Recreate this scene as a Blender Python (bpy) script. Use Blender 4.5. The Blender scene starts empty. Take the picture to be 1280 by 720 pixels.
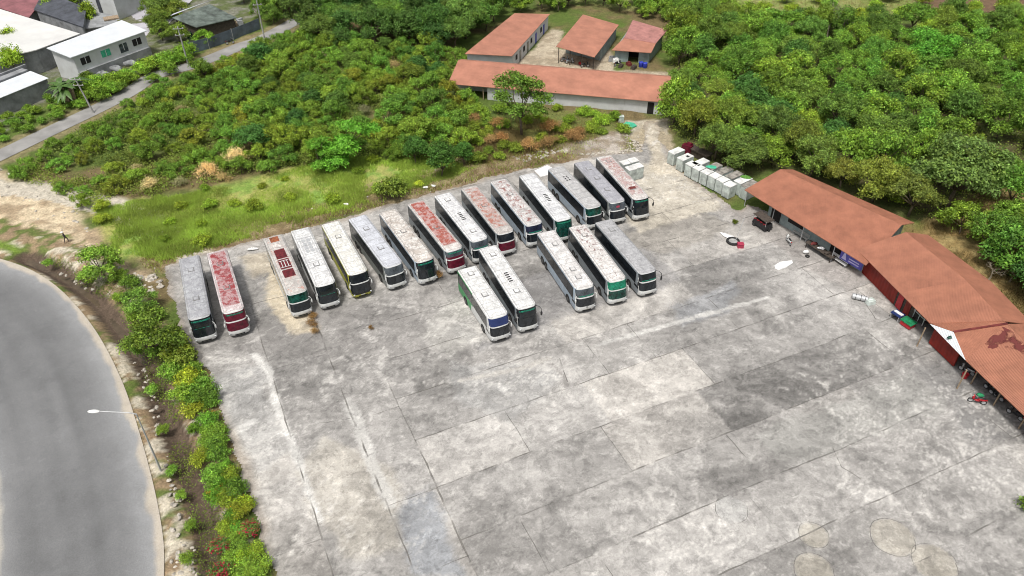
import bpy, math, random
import numpy as np
from math import radians as R, sin, cos, pi
random.seed(7); rng=np.random.default_rng(7)
S=bpy.context.scene; COL=S.collection
# ------------------------------------------------------------------ camera geometry (surveyed from the parked coaches)
FPX,PITCH,ROLL,CAMH=955.997,R(38.427),R(-.391),59.358
def G(u,v,z=0.0):
    a,b=u-640,v-360; c,s=cos(ROLL),sin(ROLL)
    x=a*c+b*s; y=-a*s+b*c; X=x/FPX; U=-y/FPX
    cp,sp=cos(PITCH),sin(PITCH); dy=cp+U*sp; dz=-sp+U*cp
    t=(z-CAMH)/dz
    return (X*t,dy*t)
def G3(u,v,z=0.0): return (*G(u,v,z),z)
# ------------------------------------------------------------------ helpers
def tag(o,label=None,cat=None,group=None,kind=None):
    if label: o['label']=label
    if cat: o['category']=cat
    if group: o['group']=group
    if kind: o['kind']=kind
    return o
def empty(name,loc=(0,0,0),rz=0,label=None,cat=None,group=None):
    o=bpy.data.objects.new(name,None); COL.objects.link(o)
    o.location=loc; o.rotation_euler=(0,0,rz); o.empty_display_size=.3
    return tag(o,label,cat,group)
class MB:
    def __init__(s): s.v=[]; s.f=[]; s.m=[]; s.cm=0
    def add(s,vs,fs):
        b=len(s.v); s.v+= [tuple(p) for p in vs]; s.f+=[tuple(b+i for i in f) for f in fs]; s.m+=[s.cm]*len(fs); return s
    def box(s,c,d,rz=0,taper=0):
        x,y,z=d[0]/2,d[1]/2,d[2]/2; cr,sr=cos(rz),sin(rz); P=[]
        for k in (-1,1):
            t=1-(taper if k>0 else 0)
            for a,b in ((-1,-1),(1,-1),(1,1),(-1,1)):
                px,py=a*x*t,b*y*t
                P.append((c[0]+px*cr-py*sr,c[1]+px*sr+py*cr,c[2]+k*z))
        return s.add(P,[(3,2,1,0),(4,5,6,7),(0,1,5,4),(1,2,6,5),(2,3,7,6),(3,0,4,7)])
    def prism(s,poly,z0,z1):
        """poly: xy list; z0/z1 number or list"""
        n=len(poly); A=z0 if isinstance(z0,(list,tuple)) else [z0]*n; B=z1 if isinstance(z1,(list,tuple)) else [z1]*n
        ar=sum(poly[i][0]*poly[(i+1)%n][1]-poly[(i+1)%n][0]*poly[i][1] for i in range(n))
        if ar<0: poly=poly[::-1];A=A[::-1];B=B[::-1]
        P=[(p[0],p[1],z) for p,z in zip(poly,A)]+[(p[0],p[1],z) for p,z in zip(poly,B)]
        return s.add(P,[tuple(range(n-1,-1,-1)),tuple(range(n,2*n))]+[(i,(i+1)%n,n+(i+1)%n,n+i) for i in range(n)])
    def slab(s,pts,t):
        n=len(pts); P=[tuple(p) for p in pts]+[(p[0],p[1],p[2]-t) for p in pts]
        ar=sum(pts[i][0]*pts[(i+1)%n][1]-pts[(i+1)%n][0]*pts[i][1] for i in range(n))
        F=[tuple(range(n)),tuple(range(2*n-1,n-1,-1))]+[(i,n+i,n+(i+1)%n,(i+1)%n) for i in range(n)]
        if ar<0: F=[f[::-1] for f in F]
        return s.add(P,F)
    def tube(s,pts,r,n=8,cap=True):
        pts=[np.array(p,float) for p in pts]; rr=r if isinstance(r,(list,tuple)) else [r]*len(pts); V=[];F=[]
        for i,p in enumerate(pts):
            d=pts[min(i+1,len(pts)-1)]-pts[max(i-1,0)]; d=d/(np.linalg.norm(d)+1e-9)
            a=np.array((0,0,1.)) if abs(d[2])<.9 else np.array((1.,0,0)); u=np.cross(d,a);u/=np.linalg.norm(u);w=np.cross(d,u)
            for k in range(n):
                t=2*pi*k/n; V.append(p+(u*cos(t)+w*sin(t))*rr[i])
        for i in range(len(pts)-1):
            for k in range(n): F.append((i*n+k,i*n+(k+1)%n,(i+1)*n+(k+1)%n,(i+1)*n+k))
        if cap: F.append(tuple(range(n-1,-1,-1))); F.append(tuple((len(pts)-1)*n+k for k in range(n)))
        return s.add(V,F)
    def torus(s,c,rad,r,axis,n=20,m=8):
        c=np.array(c,float); axis=np.array(axis,float); axis/=np.linalg.norm(axis)
        a=np.array((0,0,1.)) if abs(axis[2])<.9 else np.array((1.,0,0)); u=np.cross(axis,a);u/=np.linalg.norm(u);w=np.cross(axis,u);V=[];F=[]
        for i in range(n):
            t=2*pi*i/n; d=u*cos(t)+w*sin(t)
            for k in range(m):
                q=2*pi*k/m; V.append(c+d*(rad+r*cos(q))+axis*r*sin(q))
        for i in range(n):
            for k in range(m): F.append((i*m+k,((i+1)%n)*m+k,((i+1)%n)*m+(k+1)%m,i*m+(k+1)%m))
        return s.add(V,F)
    def blob(s,c,d,seed=0,amp=0,n=12,m=8,rz=0):
        rr=random.Random(seed); V=[];F=[]; ph=[rr.uniform(0,6) for _ in range(6)]; cr,sr=cos(rz),sin(rz)
        for j in range(m+1):
            f=pi*j/m
            for i in range(n):
                t=2*pi*i/n; k=1+amp*(sin(2*t+ph[0]+f)+.6*sin(3*t+ph[1])*sin(2*f+ph[2])+.5*sin(5*t+ph[3]+3*f))
                x,y=sin(f)*cos(t)*d[0]/2*k,sin(f)*sin(t)*d[1]/2*k
                V.append((c[0]+x*cr-y*sr,c[1]+x*sr+y*cr,c[2]+cos(f)*d[2]/2*k))
        for j in range(m):
            for i in range(n): F.append((j*n+i,(j+1)*n+i,(j+1)*n+(i+1)%n,j*n+(i+1)%n))
        return s.add(V,F)
    def build(s,name,mat,parent=None,smooth=None):
        me=bpy.data.meshes.new(name); me.from_pydata(s.v,[],s.f)
        for m in (mat if isinstance(mat,(list,tuple)) else [mat]): me.materials.append(m)
        if isinstance(mat,(list,tuple)): me.polygons.foreach_set('material_index',s.m)
        me.validate()
        if smooth is not None:
            me.polygons.foreach_set('use_smooth',[True]*len(me.polygons)); me.set_sharp_from_angle(angle=R(smooth))
        me.update(); o=bpy.data.objects.new(name,me); COL.objects.link(o); o.parent=parent
        return o
def children_of(o): return [c for c in bpy.data.objects if c.parent==o]
def copy_tree(o,kids,parent=None):
    c=o.copy(); COL.objects.link(c); c.parent=parent
    for ch in kids.get(o.name,[]): copy_tree(ch,kids,c)
    return c
def kids_map(root):
    m={}; st=[root]
    while st:
        o=st.pop(); m[o.name]=children_of(o); st+=m[o.name]
    return m
# ------------------------------------------------------------------ materials
def mat(name,col,rough=.7,var=.15,scale=3.,bump=0.,metal=0.,spec=.4,col2=None,detail=6.,thr=None,wave=None,obj=True,rnd=False,coat=0):
    m=bpy.data.materials.new(name); m.use_nodes=True; nt=m.node_tree; N=nt.nodes; L=nt.links; b=N['Principled BSDF']
    b.inputs['Roughness'].default_value=rough; b.inputs['Metallic'].default_value=metal; b.inputs['Specular IOR Level'].default_value=spec
    b.inputs['Coat Weight'].default_value=coat
    tc=N.new('ShaderNodeTexCoord'); src=tc.outputs['Object']
    if rnd:
        oi=N.new('ShaderNodeObjectInfo'); ad=N.new('ShaderNodeVectorMath'); ad.operation='MULTIPLY_ADD'
        cm=N.new('ShaderNodeCombineXYZ')
        for k in range(3): L.new(oi.outputs['Random'],cm.inputs[k])
        ad.inputs[1].default_value=(97,131,57); L.new(cm.outputs[0],ad.inputs[0]); L.new(src,ad.inputs[2]); src=ad.outputs[0]
    n=N.new('ShaderNodeTexNoise'); n.inputs['Scale'].default_value=scale; n.inputs['Detail'].default_value=detail; n.inputs['Roughness'].default_value=.65
    L.new(src,n.inputs['Vector'])
    r=N.new('ShaderNodeValToRGB'); c2=col2 or tuple(c*(1-var*2) for c in col); c1=col if col2 else tuple(min(1,c*(1+var)) for c in col)
    lo,hi=thr or (.3,.7); r.color_ramp.elements[0].position=lo; r.color_ramp.elements[1].position=hi
    r.color_ramp.elements[0].color=(*c2,1); r.color_ramp.elements[1].color=(*c1,1); L.new(n.outputs['Fac'],r.inputs[0])
    L.new(r.outputs[0],b.inputs['Base Color']); h=n.outputs['Fac']
    if wave:
        w=N.new('ShaderNodeTexWave'); w.wave_type='BANDS'; w.bands_direction=wave[0]; w.inputs['Scale'].default_value=wave[1]; w.inputs['Distortion'].default_value=0
        L.new(src,w.inputs['Vector']); bp=N.new('ShaderNodeBump'); bp.inputs['Distance'].default_value=wave[2]; bp.inputs['Strength'].default_value=1
        L.new(w.outputs['Fac'],bp.inputs['Height']); L.new(bp.outputs[0],b.inputs['Normal'])
    elif bump:
        bp=N.new('ShaderNodeBump'); bp.inputs['Distance'].default_value=bump; bp.inputs['Strength'].default_value=1
        L.new(h,bp.inputs['Height']); L.new(bp.outputs[0],b.inputs['Normal'])
    return m
M={}
M['white']=mat('white_paint',(.62,.63,.62),.45,.1,1.3,rnd=True)
M['silver']=mat('silver_grey_paint',(.25,.28,.30),.4,.12,1.1,rnd=True)
M['bluewhite']=mat('pale_blue_paint',(.35,.42,.49),.4,.12,1.1,rnd=True)
M['greyside']=mat('grey_side_paint',(.19,.205,.20),.45,.15,1.1,rnd=True)
M['lime']=mat('lime_paint',(.42,.42,.06),.45,.12,1.5)
M['green']=mat('green_paint',(.05,.3,.1),.45,.12,1.5)
M['blue']=mat('blue_paint',(.02,.035,.12),.35,.12,1.5)
M['maroon']=mat('maroon_paint',(.11,.008,.022),.35,.35,2.5)
M['black']=mat('black_plastic',(.02,.02,.022),.5,.2,5)
M['rubber']=mat('tyre_rubber',(.025,.025,.025),.85,.2,8)
M['glass']=mat('dark_glass',(.012,.016,.02),.08,.3,1.5,spec=.6,rnd=True)
M['glassg']=mat('green_tinted_glass',(.008,.06,.045),.1,.5,2,spec=.6)
M['glassgr']=mat('grey_dusty_glass',(.08,.095,.11),.2,.4,1.5,spec=.6)
M['glassn']=mat('navy_glass',(.02,.025,.05),.1,.4,1.5,spec=.6)
M['curtain']=mat('green_curtain',(.01,.19,.11),.5,.4,4)
M['teal']=mat('teal_sunstrip',(.015,.2,.13),.3,.5,5)
M['chrome']=mat('grey_metal',(.4,.4,.4),.35,.1,4,metal=.6)
M['lampglass']=mat('headlamp_glass',(.45,.47,.48),.15,.2,9,spec=.7)
M['redlamp']=mat('red_lamp',(.4,.02,.02),.3,.1,9)
M['slot']=mat('dark_slot',(.015,.015,.015),.8,.1,9)
M['hatch']=mat('dirty_hatch_seal',(.22,.22,.22),.8,.2,5)
M['rim']=mat('dusty_rim',(.10,.10,.10),.7,.2,5)
M['plate']=mat('number_plate',(.55,.55,.5),.5,.05,9)
M['terra']=mat('terracotta_sheet',(.345,.142,.088),.6,.14,.5,wave=('X',2.2,.028),spec=.3)
M['terrafar']=mat('terracotta_sheet_pale',(.40,.18,.122),.6,.14,.35,wave=('X',1.6,.02),spec=.3)
M['terraold']=mat('weathered_pink_sheet',(.40,.19,.17),.7,.2,.6,spec=.2,wave=('X',1.6,.02))
M['rust']=mat('rust_maroon',(.16,.03,.028),.8,.3,1.2)
M['wallw']=mat('stained_white_wall',(.60,.62,.63),.8,.1,.5,bump=.01,col2=(.46,.47,.47))
M['wallg']=mat('grey_green_wall',(.27,.33,.33),.8,.2,.8,bump=.01)
M['wallgrey']=mat('grey_render_wall',(.28,.29,.30),.85,.25,.5,bump=.02)
M['wallred']=mat('red_panel',(.25,.018,.01),.6,.2,1.0,wave=('X',2.6,.02))
M['whiteroof']=mat('white_metal_roof',(.62,.65,.68),.5,.05,.4,wave=('X',2.,.02))
M['whiteroof2']=mat('white_membrane_roof',(.66,.66,.64),.6,.08,.15,col2=(.5,.5,.49))
M['darkroof']=mat('dark_slate_roof',(.075,.082,.10),.6,.3,.5,wave=('X',1.5,.03))
M['greenroof']=mat('mossy_sheet_roof',(.13,.16,.14),.8,.4,.5,wave=('X',1.6,.03))
M['redroof']=mat('maroon_roof',(.25,.1,.11),.7,.2,.5)
M['fence']=mat('blue_grey_sheet',(.13,.17,.21),.5,.25,.5,wave=('X',4,.04))
M['wood']=mat('weathered_wood',(.33,.25,.17),.8,.25,4,bump=.01)
M['darkwood']=mat('dark_wood',(.07,.055,.045),.8,.3,4)
M['pole']=mat('concrete_pole',(.34,.34,.33),.8,.2,2)
M['galv']=mat('galvanised_steel',(.5,.51,.52),.45,.1,3,metal=.3)
M['dark']=mat('dark_interior',(.018,.016,.016),.9,.2,2)
M['booth']=mat('booth_side',(.48,.53,.50),.7,.25,1.2,rnd=True)
M['boothtop']=mat('booth_top',(.68,.68,.66),.7,.2,.8,rnd=True)
M['boothold']=mat('booth_top_dirty',(.30,.28,.25),.8,.4,1.0,rnd=True)
M['sheet']=mat('white_plastic_sheet',(.72,.72,.71),.5,.08,3,bump=.05)
M['bluep']=mat('blue_plastic',(.03,.05,.4),.4,.2,3)
M['purple']=mat('purple_banner',(.10,.09,.42),.5,.2,2)
M['lilac']=mat('lilac_print',(.5,.48,.75),.5,.1,2)
M['redp']=mat('red_paint',(.45,.02,.03),.4,.2,3)
M['pink']=mat('pink_paint',(.38,.04,.08),.5,.2,3)
M['greenp']=mat('green_cloth',(.015,.22,.09),.7,.3,3)
M['tarp']=mat('green_tarpaulin',(.06,.42,.26),.6,.2,2,bump=.1)
M['skin']=mat('skin',(.35,.2,.13),.6,.1,5)
M['cloth']=mat('dark_clothing',(.045,.035,.05),.9,.3,12)
M['clothlt']=mat('pale_scarf',(.55,.5,.48),.9,.1,12)
M['rock']=mat('pale_rubble',(.48,.44,.38),.9,.3,2,bump=.05,rnd=True)
M['bark']=mat('tree_bark',(.16,.125,.09),.9,.3,3,bump=.03,rnd=True)
M['deadwood']=mat('dead_wood',(.33,.28,.22),.9,.2,3)
M['tablemat']=mat('metal_bench_paint',(.42,.42,.4),.5,.15,3)
M['water']=mat('muddy_water',(.10,.075,.05),.25,.2,.8,spec=.4)
def vcol_mat(name,rough=.9,fine=(),bump=.02,bscale=6.,spec=.25,crisp=()):
    m=bpy.data.materials.new(name); m.use_nodes=True; N=m.node_tree.nodes; L=m.node_tree.links; b=N['Principled BSDF']
    b.inputs['Roughness'].default_value=rough; b.inputs['Specular IOR Level'].default_value=spec
    a=N.new('ShaderNodeAttribute'); a.attribute_name='col'; cur=a.outputs['Color']; tc=N.new('ShaderNodeTexCoord'); ob=tc.outputs['Object']; last=None
    for sc,lo,hi,rot,st,dist in fine:
        mp=N.new('ShaderNodeMapping'); mp.inputs['Rotation'].default_value=(0,0,rot); mp.inputs['Scale'].default_value=(st,1,1)
        L.new(ob,mp.inputs[0]); n=N.new('ShaderNodeTexNoise'); n.inputs['Scale'].default_value=sc; n.inputs['Detail'].default_value=7; n.inputs['Roughness'].default_value=.7; n.inputs['Distortion'].default_value=dist
        L.new(mp.outputs[0],n.inputs['Vector']); mr=N.new('ShaderNodeMapRange'); mr.inputs['From Min'].default_value=.3; mr.inputs['From Max'].default_value=.7
        mr.inputs['To Min'].default_value=lo; mr.inputs['To Max'].default_value=hi; L.new(n.outputs['Fac'],mr.inputs['Value'])
        vm=N.new('ShaderNodeVectorMath'); vm.operation='SCALE'; L.new(cur,vm.inputs[0]); L.new(mr.outputs[0],vm.inputs['Scale']); cur=vm.outputs[0]; last=n
    for sc,lo,hi,val,dist in crisp:
        n=N.new('ShaderNodeTexNoise'); n.inputs['Scale'].default_value=sc; n.inputs['Detail'].default_value=12; n.inputs['Roughness'].default_value=.72; n.inputs['Distortion'].default_value=dist
        mp=N.new('ShaderNodeMapping'); mp.inputs['Location'].default_value=(sc*31,val*77,0); L.new(ob,mp.inputs[0]); L.new(mp.outputs[0],n.inputs['Vector'])
        mr=N.new('ShaderNodeMapRange'); mr.inputs['From Min'].default_value=lo; mr.inputs['From Max'].default_value=hi; mr.inputs['To Min'].default_value=1; mr.inputs['To Max'].default_value=val; L.new(n.outputs['Fac'],mr.inputs['Value'])
        vm=N.new('ShaderNodeVectorMath'); vm.operation='SCALE'; L.new(cur,vm.inputs[0]); L.new(mr.outputs[0],vm.inputs['Scale']); cur=vm.outputs[0]
    L.new(cur,b.inputs['Base Color'])
    if bump and last:
        bp=N.new('ShaderNodeBump'); bp.inputs['Distance'].default_value=bump; L.new(last.outputs['Fac'],bp.inputs['Height']); L.new(bp.outputs[0],b.inputs['Normal'])
    return m
M['ground']=vcol_mat('soil_and_grass',fine=((.9,.7,1.3,0,1,.5),(4.,.6,1.4,0,1,0)),bump=.12)
M['concrete']=vcol_mat('yard_concrete',rough=.85,fine=((.5,.9,1.1,R(-45),.5,1.2),(2.2,.88,1.12,R(15),.7,1.),(6,.84,1.16,R(65),1,.5)),bump=.01,crisp=((.16,.50,.54,1.17,.6),(.3,.52,.55,.84,.9),(.75,.56,.59,1.2,.7),(.9,.55,.58,.82,1.2)))
M['asphalt']=vcol_mat('road_asphalt',rough=.8,fine=((.5,.93,1.06,0,1,.5),(9.,.82,1.18,0,1,0)),bump=.01,spec=.35,crisp=((.25,.56,.60,.93,.4),(1.5,.60,.64,1.15,.4),(.12,.5,.56,1.05,.3)))
def joint_mat(name,col,lo,hi):
    m=bpy.data.materials.new(name); m.use_nodes=True; N=m.node_tree.nodes; L=m.node_tree.links; b=N['Principled BSDF']
    b.inputs['Base Color'].default_value=(*col,1); b.inputs['Roughness'].default_value=.9
    tc=N.new('ShaderNodeTexCoord'); n=N.new('ShaderNodeTexNoise'); n.inputs['Scale'].default_value=.35; n.inputs['Detail'].default_value=8; L.new(tc.outputs['Object'],n.inputs['Vector'])
    mr=N.new('ShaderNodeMapRange'); mr.inputs['From Min'].default_value=lo; mr.inputs['From Max'].default_value=hi; L.new(n.outputs['Fac'],mr.inputs['Value']); L.new(mr.outputs[0],b.inputs['Alpha'])
    return m
M['joint']=joint_mat('joint_dirt',(.19,.18,.165),.40,.72)
M['rustp']=joint_mat('rust_flakes',(.13,.028,.024),.38,.56); M['rustp'].node_tree.nodes['Noise Texture'].inputs['Scale'].default_value=1.1
M['crack']=joint_mat('crack_dirt',(.17,.16,.15),.40,.62)
def leaf_mat(name):
    m=bpy.data.materials.new(name); m.use_nodes=True; N=m.node_tree.nodes; L=m.node_tree.links; b=N['Principled BSDF']
    a=N.new('ShaderNodeAttribute'); a.attribute_name='col'; oi=N.new('ShaderNodeObjectInfo')
    mx=N.new('ShaderNodeMix'); mx.data_type='RGBA'; mx.blend_type='MULTIPLY'; mx.inputs[0].default_value=1
    L.new(a.outputs['Color'],mx.inputs[6]); L.new(oi.outputs['Color'],mx.inputs[7])
    L.new(mx.outputs[2],b.inputs['Base Color']); b.inputs['Roughness'].default_value=.6; b.inputs['Specular IOR Level'].default_value=.25
    tr=N.new('ShaderNodeBsdfTranslucent'); L.new(mx.outputs[2],tr.inputs['Color']); ms=N.new('ShaderNodeMixShader'); ms.inputs[0].default_value=.38
    L.new(b.outputs[0],ms.inputs[1]); L.new(tr.outputs[0],ms.inputs[2]); L.new(ms.outputs[0],N['Material Output'].inputs['Surface'])
    return m
M['leaf']=leaf_mat('leaf'); 
# roof of a coach: weathered white paint, peeled patches, grime, sheet seams
def bus_roof(i,base,grime,patch=None,amount=0.,psc=1.2,region=(-13,0),width=.95,gr=.5,flakes=None):
    m=bpy.data.materials.new('coach_roof_paint'); m.use_nodes=True; N=m.node_tree.nodes; L=m.node_tree.links; b=N['Principled BSDF']
    b.inputs['Roughness'].default_value=.55; tc=N.new('ShaderNodeTexCoord'); mp=N.new('ShaderNodeMapping'); mp.inputs['Location'].default_value=(i*17.3,i*5.1,i*3.7)
    L.new(tc.outputs['Object'],mp.inputs[0]); V=mp.outputs[0]
    sp=N.new('ShaderNodeSeparateXYZ'); L.new(tc.outputs['Object'],sp.inputs[0])
    def noise(sc,det=6,ro=.65,dist=0):
        n=N.new('ShaderNodeTexNoise'); n.inputs['Scale'].default_value=sc; n.inputs['Detail'].default_value=det; n.inputs['Roughness'].default_value=ro; n.inputs['Distortion'].default_value=dist; L.new(V,n.inputs['Vector']); return n.outputs['Fac']
    def mr(x,a,c,lo=0,hi=1):
        q=N.new('ShaderNodeMapRange'); q.inputs['From Min'].default_value=a; q.inputs['From Max'].default_value=c; q.inputs['To Min'].default_value=lo; q.inputs['To Max'].default_value=hi; L.new(x,q.inputs['Value']); return q.outputs[0]
    def math_(op,x,y=None,v=None):
        q=N.new('ShaderNodeMath'); q.operation=op; L.new(x,q.inputs[0])
        if y is not None: L.new(y,q.inputs[1])
        elif v is not None: q.inputs[1].default_value=v
        return q.outputs[0]
    def mix(f,a,c):
        q=N.new('ShaderNodeMix'); q.data_type='RGBA'; L.new(f,q.inputs[0])
        for k,x in ((6,a),(7,c)):
            if isinstance(x,tuple): q.inputs[k].default_value=(*x,1)
            else: L.new(x,q.inputs[k])
        return q.outputs[2]
    cur=mix(math_('MULTIPLY',mr(noise(1.1,8,.8,.8),.44,.60),v=min(1,gr*1.5)),base,grime)
    cur=mix(math_('MULTIPLY',mr(noise(4.5,6,.75,1.5),.52,.60),v=min(1,gr*1.4)),cur,tuple(g*.62 for g in grime))
    cur=mix(math_('MULTIPLY',mr(noise(.6,12,.75,1.2),.51,.55),v=min(1,gr*1.1)),cur,grime)
    vo=N.new('ShaderNodeTexVoronoi'); vo.feature='DISTANCE_TO_EDGE'; vo.inputs['Scale'].default_value=1.0; vo.inputs['Randomness'].default_value=.85
    nn=N.new('ShaderNodeTexNoise'); nn.inputs['Scale'].default_value=2.; nn.inputs['Detail'].default_value=4; L.new(V,nn.inputs['Vector']); va=N.new('ShaderNodeVectorMath'); va.operation='MULTIPLY_ADD'; va.inputs[1].default_value=(.5,.5,.5); L.new(nn.outputs['Color'],va.inputs[0]); L.new(V,va.inputs[2]); L.new(va.outputs[0],vo.inputs['Vector'])
    cur=mix(math_('MULTIPLY',math_('MULTIPLY',mr(vo.outputs['Distance'],.08,.03),mr(noise(.8,3),.47,.57)),v=min(.9,gr if gr>.6 else gr*.6)),cur,tuple(g*.55 for g in grime))
    ay=math_('ABSOLUTE',sp.outputs[1])
    if patch:
        f=mr(noise(psc,9,.78,.6),.62-amount*.3,.66-amount*.3)
        f=math_('MULTIPLY',f,mr(math_('ADD',ay,math_('MULTIPLY',noise(1.6,5),v=.5)),width+.26,width+.16)); f=math_('MULTIPLY',f,mr(sp.outputs[0],region[1],region[1]-.3)); f=math_('MULTIPLY',f,mr(sp.outputs[0],region[0],region[0]+.3))
        pc=mix(mr(noise(1.5,9,.8),.47,.54),tuple(p*.9 for p in patch),tuple(min(1,p*.6+.24) for p in patch)); cur=mix(f,cur,pc)
    if flakes:
        f=math_('MULTIPLY',mr(noise(3.2,4,.6,1.5),.6,.63),mr(ay,.8,.7)); cur=mix(f,cur,flakes)
    sx=math_('PINGPONG',sp.outputs[0],v=.62); se=math_('MULTIPLY',mr(sx,.085,.03),v=.42); cur=mix(se,cur,(.2,.2,.2))
    ed=math_('MULTIPLY',mr(math_('ABSOLUTE',math_('SUBTRACT',ay,v=1.03)),.075,.03),v=.6); cur=mix(ed,cur,(.22,.22,.22))
    for yy in (.35,.7):
        ed=math_('MULTIPLY',mr(math_('ABSOLUTE',math_('SUBTRACT',ay,v=yy)),.05,.02),v=.22); ed=math_('MULTIPLY',ed,mr(noise(.9,3),.45,.55)); cur=mix(ed,cur,(.2,.2,.2))
    L.new(cur,b.inputs['Base Color']); return m
# ------------------------------------------------------------------ numpy noise
def vnoise(x,y,seed=0):
    xi=np.floor(x).astype(np.int64); yi=np.floor(y).astype(np.int64); xf=x-xi; yf=y-yi
    def h(a,b):
        n=(a*374761393+b*668265263+seed*982451653)&0x7fffffff; n=((n^(n>>13))*1274126177)&0x7fffffff; return ((n^(n>>16))&0xffff)/65535.
    u=xf*xf*(3-2*xf); v=yf*yf*(3-2*yf)
    return (h(xi,yi)*(1-u)+h(xi+1,yi)*u)*(1-v)+(h(xi,yi+1)*(1-u)+h(xi+1,yi+1)*u)*v
def fbm(x,y,sc,seed=0,o=5,g=.5):
    t=0;a=1;s=0
    for k in range(o): t=t+a*vnoise(x*sc*2**k+13.7*k,y*sc*2**k-7.1*k,seed+k*31); s+=a; a*=g
    return t/s
def sst(x,a,b): t=np.clip((x-a)/(b-a),0,1); return t*t*(3-2*t)
def seg_dist(X,Y,pl):
    d=np.full(X.shape,1e9)
    for (x0,y0),(x1,y1) in zip(pl[:-1],pl[1:]):
        dx,dy=x1-x0,y1-y0; t=np.clip(((X-x0)*dx+(Y-y0)*dy)/(dx*dx+dy*dy+1e-9),0,1)
        d=np.minimum(d,np.hypot(X-x0-t*dx,Y-y0-t*dy))
    return d
def poly_sd(X,Y,P):
    """positive inside"""
    n=len(P); ins=np.zeros(X.shape,bool)
    for i in range(n):
        x0,y0=P[i];x1,y1=P[(i+1)%n]
        c=((y0>Y)!=(y1>Y))&(X<(x1-x0)*(Y-y0)/((y1-y0) if y1!=y0 else 1e-9)+x0); ins^=c
    d=seg_dist(X,Y,list(P)+[P[0]]); return np.where(ins,d,-d)
def inpoly(x,y,P): return poly_sd(np.array([x]),np.array([y]),P)[0]
def W(*px): return [G(u,v) for u,v in px]
def grid_obj(name,X,Y,Z,colr,m,keep=None,smooth=True):
    ny,nx=X.shape; idx=np.arange(nx*ny).reshape(ny,nx)
    q=np.stack([idx[:-1,:-1],idx[:-1,1:],idx[1:,1:],idx[1:,:-1]],-1).reshape(-1,4)
    if keep is not None:
        kf=(keep[:-1,:-1]&keep[:-1,1:]&keep[1:,1:]&keep[1:,:-1]).reshape(-1); q=q[kf]
        used=np.zeros(nx*ny,bool); used[q]=True; remap=np.cumsum(used)-1; q=remap[q]
    else: used=np.ones(nx*ny,bool)
    co=np.stack([X,Y,Z],-1).reshape(-1,3)[used]; c=np.concatenate([colr.reshape(-1,3)[used],np.ones((used.sum(),1))],1)
    me=bpy.data.meshes.new(name); me.vertices.add(len(co)); me.vertices.foreach_set('co',co.astype(np.float32).ravel())
    me.loops.add(q.size); me.loops.foreach_set('vertex_index',q.astype(np.int32).ravel()); me.polygons.add(len(q)); me.polygons.foreach_set('loop_start',np.arange(0,q.size,4,dtype=np.int32))
    me.update(calc_edges=True); at=me.color_attributes.new('col','FLOAT_COLOR','POINT'); at.data.foreach_set('color',c.astype(np.float32).ravel())
    me.polygons.foreach_set('use_smooth',[smooth]*len(q)); me.materials.append(m)
    o=bpy.data.objects.new(name,me); COL.objects.link(o); return o
# ------------------------------------------------------------------ layout lines
YA=R(24.5); ca,sa=cos(YA),sin(YA)
def ab(x,y): return x*ca+y*sa,-x*sa+y*ca
def xy(a,b): return a*ca-b*sa,a*sa+b*ca
YARD=W((203,333),(212,372),(232,425),(258,470),(275,520),(292,562),(306,612),(318,650),(335,690),(340,722),(345,800))+[(62,20),(62,48)]+[(54,52),(50,64),(47,79),(44,78.5),(37,91.5),(34,94)]+W((925,262),(868,226),(845,205),(826,175),(824,152),(803,152),(806,180),(800,190),(740,196),(640,214),(545,240),(460,262),(400,280),(330,298),(260,314))
ROADE=[(-140,86),(-100,86),(-80,85.2),(-67.4,81.7),(-59,77.1),(-50.5,69.2),(-43,59.8),(-36.6,49.7),(-32,41.4),(-29.7,35.8),(-26.5,25),(-23,8)]
DITCH=[G(*p) for p in ((30,318),(85,345),(123,377),(180,450),(204,514),(222,550),(240,601),(257,662),(266,713),(272,770),(280,900))]
LANE=[G(*p) for p in ((-120,250),(0,194),(60,165),(117,138),(160,116),(195,94),(245,80),(300,58),(335,45),(395,10),(430,-20))]
def smooth_line(P,n=6):
    out=[]; Q=[P[0]]+list(P)+[P[-1]]
    for i in range(1,len(Q)-2):
        p0,p1,p2,p3=[np.array(q) for q in Q[i-1:i+3]]
        for k in range(n):
            t=k/n; out.append(tuple(.5*((2*p1)+(-p0+p2)*t+(2*p0-5*p1+4*p2-p3)*t*t+(-p0+3*p1-3*p2+p3)*t**3)))
    out.append(tuple(P[-1])); return out
ROADE=smooth_line(ROADE,8); DITCH=smooth_line(DITCH,6); LANE=smooth_line(LANE,6)
def offset_line(P,d):
    out=[]
    for i in range(len(P)):
        a=np.array(P[max(i-1,0)]);b=np.array(P[min(i+1,len(P)-1)]); t=b-a; t/=np.linalg.norm(t); out.append((P[i][0]+t[1]*d,P[i][1]-t[0]*d))
    return out
ROADP=ROADE+offset_line(ROADE,13.2)[::-1]
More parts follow.
